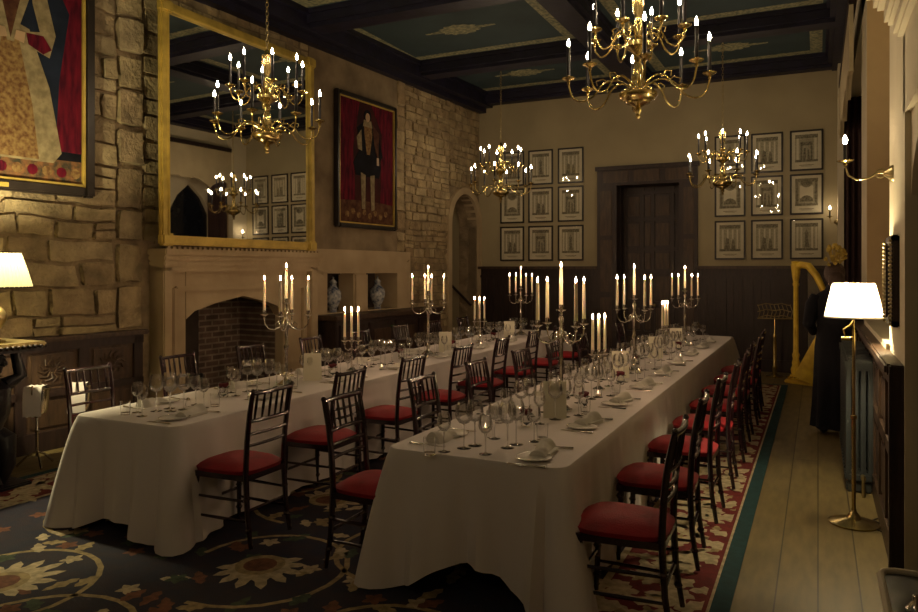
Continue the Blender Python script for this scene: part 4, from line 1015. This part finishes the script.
B('brass').lathe([(0, 0), (.15, 0), (.155, .012), (.12, .025), (.05, .04), (.03, .07), (.018, .085), (.016, .1)], n=32).build('base', fl)
B('brass').lathe([(.013, .09), (.013, .70), (.02, .705), (.02, .725), (.010, .73), (.010, 1.30), (0, 1.3)], n=14).build('pole', fl)
b = B('brass'); b.tube([(0, 0, 1.25), (-.05, 0, 1.25), (-.06, 0, 1.30), (-.02, 0, 1.33), (0, 0, 1.36)], .008, 8); b.cyl((-.075, 0, 1.24), (-.02, 0, 1.24), .014); b.cyl((0, 0, 1.3), (0, 0, 1.62), .006); b.build('bracket', fl)
b = B('shade_r'); n = 48; rr = [(.178, 1.385), (.155, 1.49), (.128, 1.605)]
b.lathe(rr, n=n, flute=.012, fn=16); b.build('lamp_shade', fl)
b = B('porcelain'); b.lathe([(.179, 1.38), (.182, 1.385), (.179, 1.39), (.176, 1.385), (.179, 1.38)], n=32); b.lathe([(.129, 1.60), (.131, 1.605), (.129, 1.61), (.127, 1.605), (.129, 1.60)], n=32)
for k in range(3): b.cyl((0, 0, 1.605), (.129 * math.cos(k * 2.1), .129 * math.sin(k * 2.1), 1.605), .002, n=5)
b.build('shade_ring', fl)
B('bulb').sphere((0, 0, 1.48), .03, 12).build('bulb', fl)
lamplight(fl, (0, 0, 1.53), 85, (1, .80, .46))
b = B('black'); b.tube([(.1, -.05, .012), (.16, -.12, .008), (.2, 0, .008), (.12, .12, .008), (.17, .2, .008), (.19, .4, .008)], .005, 6); b.build('cord', fl)

tl = thing('table_lamp', 'table lamp with metal urn base and lit pleated shade on the dark carved console', 'lamp', (-5.76, 3.56, 1.135))
B('agedbrass').lathe([(0, 0), (.09, 0), (.095, .015), (.05, .03), (.03, .05), (.05, .09), (.10, .17), (.105, .21), (.08, .26), (.03, .30), (.02, .34), (.03, .36), (.012, .38), (.01, .44), (0, .44)], n=28).build('base', tl)
B('agedbrass').cyl((0, 0, .43), (0, 0, .70), .006).build('stem', tl)
b = B('shade_l'); b.lathe([(.275, .43), (.24, .56), (.195, .70)], n=96, flute=.02, fn=48); b.build('lamp_shade', tl)
b = B('oak'); b.lathe([(.274, .425), (.279, .43), (.276, .437), (.272, .43), (.274, .425)], n=40); b.lathe([(.195, .695), (.199, .70), (.196, .705), (.192, .7), (.195, .695)], n=40)
for k in range(3): b.cyl((0, 0, .70), (.195 * math.cos(k * 2.1), .195 * math.sin(k * 2.1), .70), .002, n=5)
b.build('shade_ring', tl)
B('bulb').sphere((0, 0, .56), .03, 12).build('bulb', tl)
lamplight(tl, (0, 0, .62), 190, (1, .84, .46))

# console with carved figure support
cs = thing('console_table', 'black carved figure console table carrying the lit table lamp', 'table', (-6.0, 3.22, .0))
o = B('ebony').box((-.55, -.9, 1.06), (.45, .62, 1.10), .01).mat('agedbrass').box((-.57, -.92, 1.10), (.47, .64, 1.135), .012)
k = -.9
while k < .62: o.mat('oak').sphere((.47, k, 1.10), .016, 8); k += .045
k = -.55
while k < .45: o.sphere((k, .64, 1.10), .018, 8); k += .045
o.build('table_top', cs)
b = B('ebony')   # kneeling carved figure
b.tube([(.2, .25, .28), (.2, .28, .45), (.23, .3, .62), (.25, .3, .78), (.22, .3, .86)], [.11, .13, .17, .16, .07], 14)
b.sphere((.25, .31, .95), .095, 14, (1, 1, 1.1))
for q in range(60):
    a = R.uniform(0, 6.28); e = R.uniform(-.2, 1.4); b.sphere((.25 + .1 * math.cos(a) * math.cos(e), .31 + .1 * math.sin(a) * math.cos(e), .96 + .1 * math.sin(e)), .028, 6)
for s in (-1, 1): b.tube([(.25, .3 + s * .14, .80), (.27, .3 + s * .25, .86), (.24, .3 + s * .22, 1.06)], [.06, .05, .035], 10)
for s in (-1, 1):
    b.tube([(.2, .28 + s * .08, .42), (.32, .28 + s * .12, .38), (.34, .28 + s * .12, .2), (.28, .28 + s * .1, .06)], [.09, .08, .06, .05], 10)
b.tube([(.28, .2, .04), (.4, .22, .02), (.45, .26, .08), (.38, .28, .12), (.34, .25, .06)], .035, 8); b.box((-.1, .0, 0), (.42, .55, .04), .01)
b.build('figure_support', cs)
b = B('ebony'); b.tube([(.2, -.75, .0), (.28, -.75, .25), (.1, -.75, .6), (.2, -.75, .9), (.3, -.75, 1.06)], [.05, .06, .05, .06, .05], 10); b.tube([(-.45, -.75, 0), (-.45, -.75, 1.06)], .05, 10); b.tube([(-.45, .5, 0), (-.45, .5, 1.06)], .05, 10); b.build('scroll_leg', cs)

# champagne bucket stands
def mk_bucket():
    t = thing('wine_bucket_stand', '', 'wine cooler')
    b = B('silver'); b.lathe([(0, .47), (.07, .47), (.085, .51), (.10, .66), (.108, .68), (.10, .685), (.09, .66), (.075, .51), (0, .50)], n=24)
    b.build('bucket', t)
    for s in (-1, 1): B('silver').tube([(s * .1, 0, .62), (s * .13, 0, .65), (s * .12, 0, .72), (s * .10, 0, .70)], .006, 6).build('handle', t)
    B('silver').lathe([(0, .10), (.012, .1), (.012, .3), (.02, .32), (.012, .34), (.012, .43), (.05, .47), (.0, .475)], n=12).build('pole', t)
    for k in range(3):
        a = k * 2.1 + .5; B('silver').tube([(0, 0, .14), (.08 * math.cos(a), .08 * math.sin(a), .10), (.16 * math.cos(a), .16 * math.sin(a), .02)], [.009, .008, .011], 8).build('leg', t)
    b = B('cloth'); n = 12; rows = []
    for side in (0, 1):
        rr = []
        for z, o in ((.46, .125), (.56, .13), (.66, .122), (.705, .10), (.70, .02), (.70, -.06)):
            rr.append([b.addv((o * 1.0 + side * .004, -.07 + .14 * k / n, z + side * .004 + .004 * math.sin(k * 1.7))) for k in range(n + 1)])
        rows.append(rr)
        for a, c in zip(rr, rr[1:]):
            for k in range(n): b.face((a[k], a[k + 1], c[k + 1], c[k]), True)
    b.build('napkin_cloth', t); return t
bk = Maker(mk_bucket)
bk((-6.04, 4.12, -.0), -.9, 'silver wine bucket stand with draped white cloth beside the carved console', 'wine bucket stands by the panelling')
bk((-5.80, 4.34, .0112), -.8, 'silver wine bucket stand with white cloth partly behind a chair', 'wine bucket stands by the panelling')

# ================================================================== RADIATOR, HARP, STAND, SCONCES
rd = thing('radiator', 'blue-grey cast iron column radiator behind the floor lamp', 'radiator', (.285, 7.2, 0))
for k in range(14):
    y = -.78 + k * .12; b = B('radiator')
    for x in (-.075, -.025, .025, .075): b.box((x - .017, y - .045, .10), (x + .017, y + .045, .99), .012)
    b.box((-.1, y - .05, .93), (.1, y + .05, 1.02), .02); b.box((-.1, y - .05, .08), (.1, y + .05, .16), .02)
    b.build('section', rd)
for y in (-.78, .78): B('radiator').box((-.09, y - .03, 0), (.09, y + .03, .09), .015).build('foot', rd)
B('agedbrass').cyl((0.02, -.86, .14), (.02, -.93, .14), .018).cyl((.02, -.93, 0), (.02, -.93, .16), .012).build('valve', rd)

hp = thing('harp', 'gilded concert harp standing at the end of the aisle', 'harp', (-.04, 12.1, 0), math.radians(-30))
b = B('harpgilt'); b.box((-.36, -.14, .03), (.12, .14, .13), .03); b.box((-.40, -.16, 0), (.16, .16, .05), .015)
for sx in (-.36, .12):
    for sy in (-.13, .13): b.sphere((sx, sy, .03), .035, 10)
b.build('base', hp)
B('harpgilt').lathe([(.06, .13), (.07, .2), (.05, .26), (.055, .3), (.04, .36), (.052, .42), (.036, .46), (.034, 1.45), (.045, 1.48), (.036, 1.52), (.05, 1.60), (.06, 1.70), (.07, 1.78), (.055, 1.80), (.065, 1.83), (0, 1.84)], (-.3, 0, 0), 20, .05, 10).build('column', hp)
b = B('harpgilt'); pts = [(-.3, 0, 1.72), (-.22, 0, 1.78), (-.1, 0, 1.76), (.02, 0, 1.62), (.12, 0, 1.42), (.22, 0, 1.32), (.33, 0, 1.36), (.42, 0, 1.47), (.48, 0, 1.52)]
b.tube(pts, [.05, .055, .055, .05, .045, .04, .045, .05, .03], 12); b.build('neck', hp)
b = B('harpgilt'); A0 = Vector((-.16, 0, .14)); A1 = Vector((.46, 0, 1.46)); d = (A1 - A0).normalized(); nrm = Vector((d.z, 0, -d.x)); rows = []
for k in range(13):
    s = k / 12; c = A0.lerp(A1, s); wd = .24 * (1 - s) ** .8 + .05; dp = .26 * (1 - s) ** .7 + .05
    rows.append([b.addv(c + Vector((0, wd * math.cos(t), 0)) + nrm * (dp * math.sin(t))) for t in [PI * q / 10 for q in range(11)]])
for a, c in zip(rows, rows[1:]):
    for q in range(10): b.face((a[q], a[q + 1], c[q + 1], c[q]), True)
    b.face((a[10], a[0], c[0], c[10]))
b.face(rows[0][::-1]); b.face(rows[-1]); b.build('soundbox', hp)
b = B('wax')
for k in range(34):
    s = .1 + .82 * k / 33; c = A0.lerp(A1, s)
    # neck height above x
    x = c.x - .01; zt = None
    for p, q in zip(pts, pts[1:]):
        if p[0] <= x <= q[0]: zt = p[2] + (q[2] - p[2]) * (x - p[0]) / (q[0] - p[0])
    if zt and zt > c.z: b.tube([c, (x, 0, zt)], .0012, 4)
b.build('strings', hp)
b = B('brass')
for k in range(7): b.box((-.34 + k * .06, -.19, .09), (-.32 + k * .06, -.13, .105), .003)
b.build('pedals', hp)

ms = thing('music_stand', 'ornate brass music stand beside the harp', 'music stand', (-.62, 12.75, 0), .2)
B('brass').lathe([(0, 0), (.13, 0), (.13, .02), (.06, .04), (.03, .06), (.035, .1), (.045, .16), (.03, .2), (.034, .5), (.024, .62), (.032, .66), (.010, .7), (.01, 1.0), (0, 1.0)], n=20).build('pole', ms)
b = B('agedbrass'); b.box((-.26, -.03, .92), (.26, .0, .94), .004)
b.T = Matrix.Translation((0, 0, .94)) @ Matrix.Rotation(-.35, 4, 'X')
for z in (0, .1, .2): b.tube([(-.25, 0, z), (-.12, 0, z + .04), (0, 0, z + .02), (.12, 0, z + .04), (.25, 0, z)], .008, 6)
for k in range(9): x = -.24 + k * .06; b.tube([(x, 0, 0), (x + .03, 0, .1), (x, 0, .22)], .006, 6)
b.T = None; b.build('desk', ms)

def sconce(x, y, z, dx, lab, sc_=1):
    t = thing('wall_sconce', lab, 'wall light', (x, y, z), 0, None)
    B('agedbrass').lathe([(0, 0), (.055, .0), (.05, .015), (.03, .03), (.015, .05), (0, .05)], n=18).build('backplate', t).rotation_euler = (0, -PI / 2, 0)
    L = dx; b = B('agedbrass')
    b.tube([(-.03, 0, 0), (-L * .3, 0, .012), (-L * .5, 0, -.02), (-L * .75, 0, -.03), (-L * .93, 0, 0), (-L, 0, .06)], .006, 8)
    b.tube([(-L * .25 + .035 * math.cos(a) * (1 - a / 14), 0, -.0 + .035 * math.sin(a) * (1 - a / 14)) for a in [i * .5 for i in range(18)]], .0045, 6); b.build('arm', t)
    B('brass').lathe([(.004, -.03), (.012, -.02), (.008, -.01), (.045, 0), (.05, .006), (.015, .006), (0, .008)], (-L, 0, .09), 18).build('drip_pan', t)
    s = B('socket').cyl((-L, 0, .095), (-L, 0, .20), .011, n=10).build('candle_sleeve', t)
    B('bulb').lathe([(0, 0), (.008, .004), (.0145, .022), (.0135, .034), (.006, .052), (0, .064)], (-L, 0, .20), 10).build('bulb', s)
    return t
sconce(XR, 5.3, 2.30, .265, 'brass candle sconce on the pale pier above the floor lamp')
sconce(XR - .14, 13.15, 2.46, .11, 'brass candle sconce on the wall beside the harp-side engravings')
# small beaded frame seen edge-on
pf = thing('beaded_frame', 'beaded gilt picture frame hung on the pale pier, seen edge-on', 'picture', (XR, 5.12, 1.37))
pf.scale = (1, 1, .86)
b = B('oak')
for a, c in (((-.04, -.22, 0), (0, -.17, .62)), ((-.04, .17, 0), (0, .22, .62)), ((-.04, -.22, 0), (0, .22, .05)), ((-.04, -.22, .57), (0, .22, .62))): b.box(a, c, .008)
z = .02; b.mat('agedbrass')
while z < .6: b.sphere((-.045, .205, z), .012, 8); b.sphere((-.045, -.205, z), .012, 8); z += .028
b.build('frame', pf); B('p_brown').box((-.02, -.17, .05), (-.01, .17, .57)).build('canvas', pf)

# ================================================================== PERSON
ps = thing('person', 'person in a long black coat with gold leaf headpiece standing beyond the radiator', 'person', (.155, 8.6, 0), math.radians(12))
def skinned(name, verts, edges, rad, mat, parent):
    me = bpy.data.meshes.new(name); me.from_pydata(verts, edges, []); o = bpy.data.objects.new(name, me); COL.objects.link(o)
    md = o.modifiers.new('skin', 'SKIN'); s2 = o.modifiers.new('sub', 'SUBSURF'); s2.levels = s2.render_levels = 2
    for i, r in enumerate(rad): me.skin_vertices[0].data[i].radius = r if isinstance(r, tuple) else (r, r)
    me.skin_vertices[0].data[0].use_root = True
    dg = bpy.context.evaluated_depsgraph_get(); m2 = bpy.data.meshes.new_from_object(o.evaluated_get(dg)); bpy.data.objects.remove(o)
    m2.materials.clear(); m2.materials.append(M[mat])
    for p in m2.polygons: p.use_smooth = True
    o2 = bpy.data.objects.new(name, m2); COL.objects.link(o2); o2.parent = parent; return o2
V = [(0, 0, .95), (0, 0, 1.15), (0, .01, 1.33), (0, 0, 1.46), (0, .01, 1.53), (0, .03, 1.62), (0, .03, 1.70)]
Ed = [(0, 1), (1, 2), (2, 3), (3, 4), (4, 5), (5, 6)]; Ra = [(.15, .11), (.125, .10), (.15, .11), (.06, .06), (.05, .05), (.075, .09), (.06, .075)]
for s in (-1, 1):
    k = len(V); V += [(s * .09, 0, .88), (s * .10, .01, .50), (s * .10, -.02, .09), (s * .11, .10, .045)]; Ed += [(0, k), (k, k + 1), (k + 1, k + 2), (k + 2, k + 3)]; Ra += [.085, .055, .04, .035]
    k = len(V); V += [(s * .175, 0, 1.40), (s * .235, -.02, 1.14), (s * .16, .18, 1.04), (s * .09, .24, 1.03)]; Ed += [(2, k), (k, k + 1), (k + 1, k + 2), (k + 2, k + 3)]; Ra += [.055, .042, .03, .028]
    kk = len(V) - 1
    for f in range(4): k = len(V); V += [(s * (.06 - .002 * f), .26 + .002 * f, 1.055 - .02 * f), (s * (.01), .28, 1.05 - .02 * f)]; Ed += [(kk, k), (k, k + 1)]; Ra += [.009, .008]
    k = len(V); V += [(s * .08, .23, 1.075)]; Ed += [(kk, k)]; Ra += [.009]
skinned('body', V, Ed, Ra, 'skin', ps)
b = B('blackcloth'); n = 36; rings = []
for z, rx, ry, f in ((.07, .215, .20, .05), (.3, .20, .18, .045), (.6, .19, .165, .03), (.9, .185, .15, .015), (1.08, .165, .135, .0), (1.25, .185, .14, 0), (1.38, .205, .13, 0), (1.45, .17, .11, 0), (1.50, .09, .08, 0), (1.55, .07, .068, 0)):
    rings.append([b.addv((rx * (1 + f * 2 * math.sin(7 * t)) * math.cos(t), ry * (1 + f * 2 * math.sin(7 * t)) * math.sin(t), z)) for t in [2 * PI * k / n for k in range(n)]])
for a, c in zip(rings, rings[1:]): b.skin(a, c)
for s in (-1, 1): b.tube([(s * .17, 0, 1.43), (s * .215, -.01, 1.34), (s * .25, -.02, 1.14), (s * .17, .17, 1.045)], [.06, .068, .06, .045], 12)
b.build('coat', ps)
b = B('black')
for s in (-1, 1): b.sphere((s * .1, .06, .045), .05, 12, (.9, 2.3, .85))
b.build('shoes', ps)
b = B('hair'); b.sphere((0, .0, 1.665), .108, 16, (.95, 1.05, 1.15)); b.sphere((0, -.075, 1.60), .075, 14, (1.1, .8, 1.3)); b.tube([(0, -.06, 1.6), (.02, -.09, 1.52), (.01, -.09, 1.45)], [.07, .05, .02], 10); b.build('hair', ps)
b = B('gilt')
for k in range(34):
    a = R.uniform(-2.8, -.3); e = R.uniform(.2, 1.4); c = Vector((.13 * math.cos(a) * math.cos(e), .11 * math.sin(a) * math.cos(e), 1.70 + .27 * math.sin(e))); b.sphere(c, .019, 8, (1, .6, .5 + R.random() * .8))
    b.tube([(0, 0, 1.70), c], .004, 5)
b.build('headpiece', ps)

# low tray table in the foreground corner
tt = thing('low_table', 'black polished low table with pale rim in the bottom corner by the doorcase', 'table', (.375, 3.40, 0))
b = B('black'); b.box((-.12, -.42, .34), (.07, .36, .365)); b.build('table_top', tt) 
b = B('cream'); pts = [(-.13, -.42, .37), (-.13, .30, .37), (-.115, .345, .37), (-.07, .37, .37), (.06, .372, .37)]; b.tube(pts, .016, 8); b.build('rim', tt)
for y in (-.35, .28): B('black').box((-.1, y, 0), (-.06, y + .04, .35)).build('leg', tt)
for k in range(2): B('silver').lathe([(0, 0), (.03, 0), (.035, .04), (.012, .07), (.012, .09), (0, .095)], (-.04 + k * .05, -.1 - k * .15, .365), 14).build('ornament', tt)
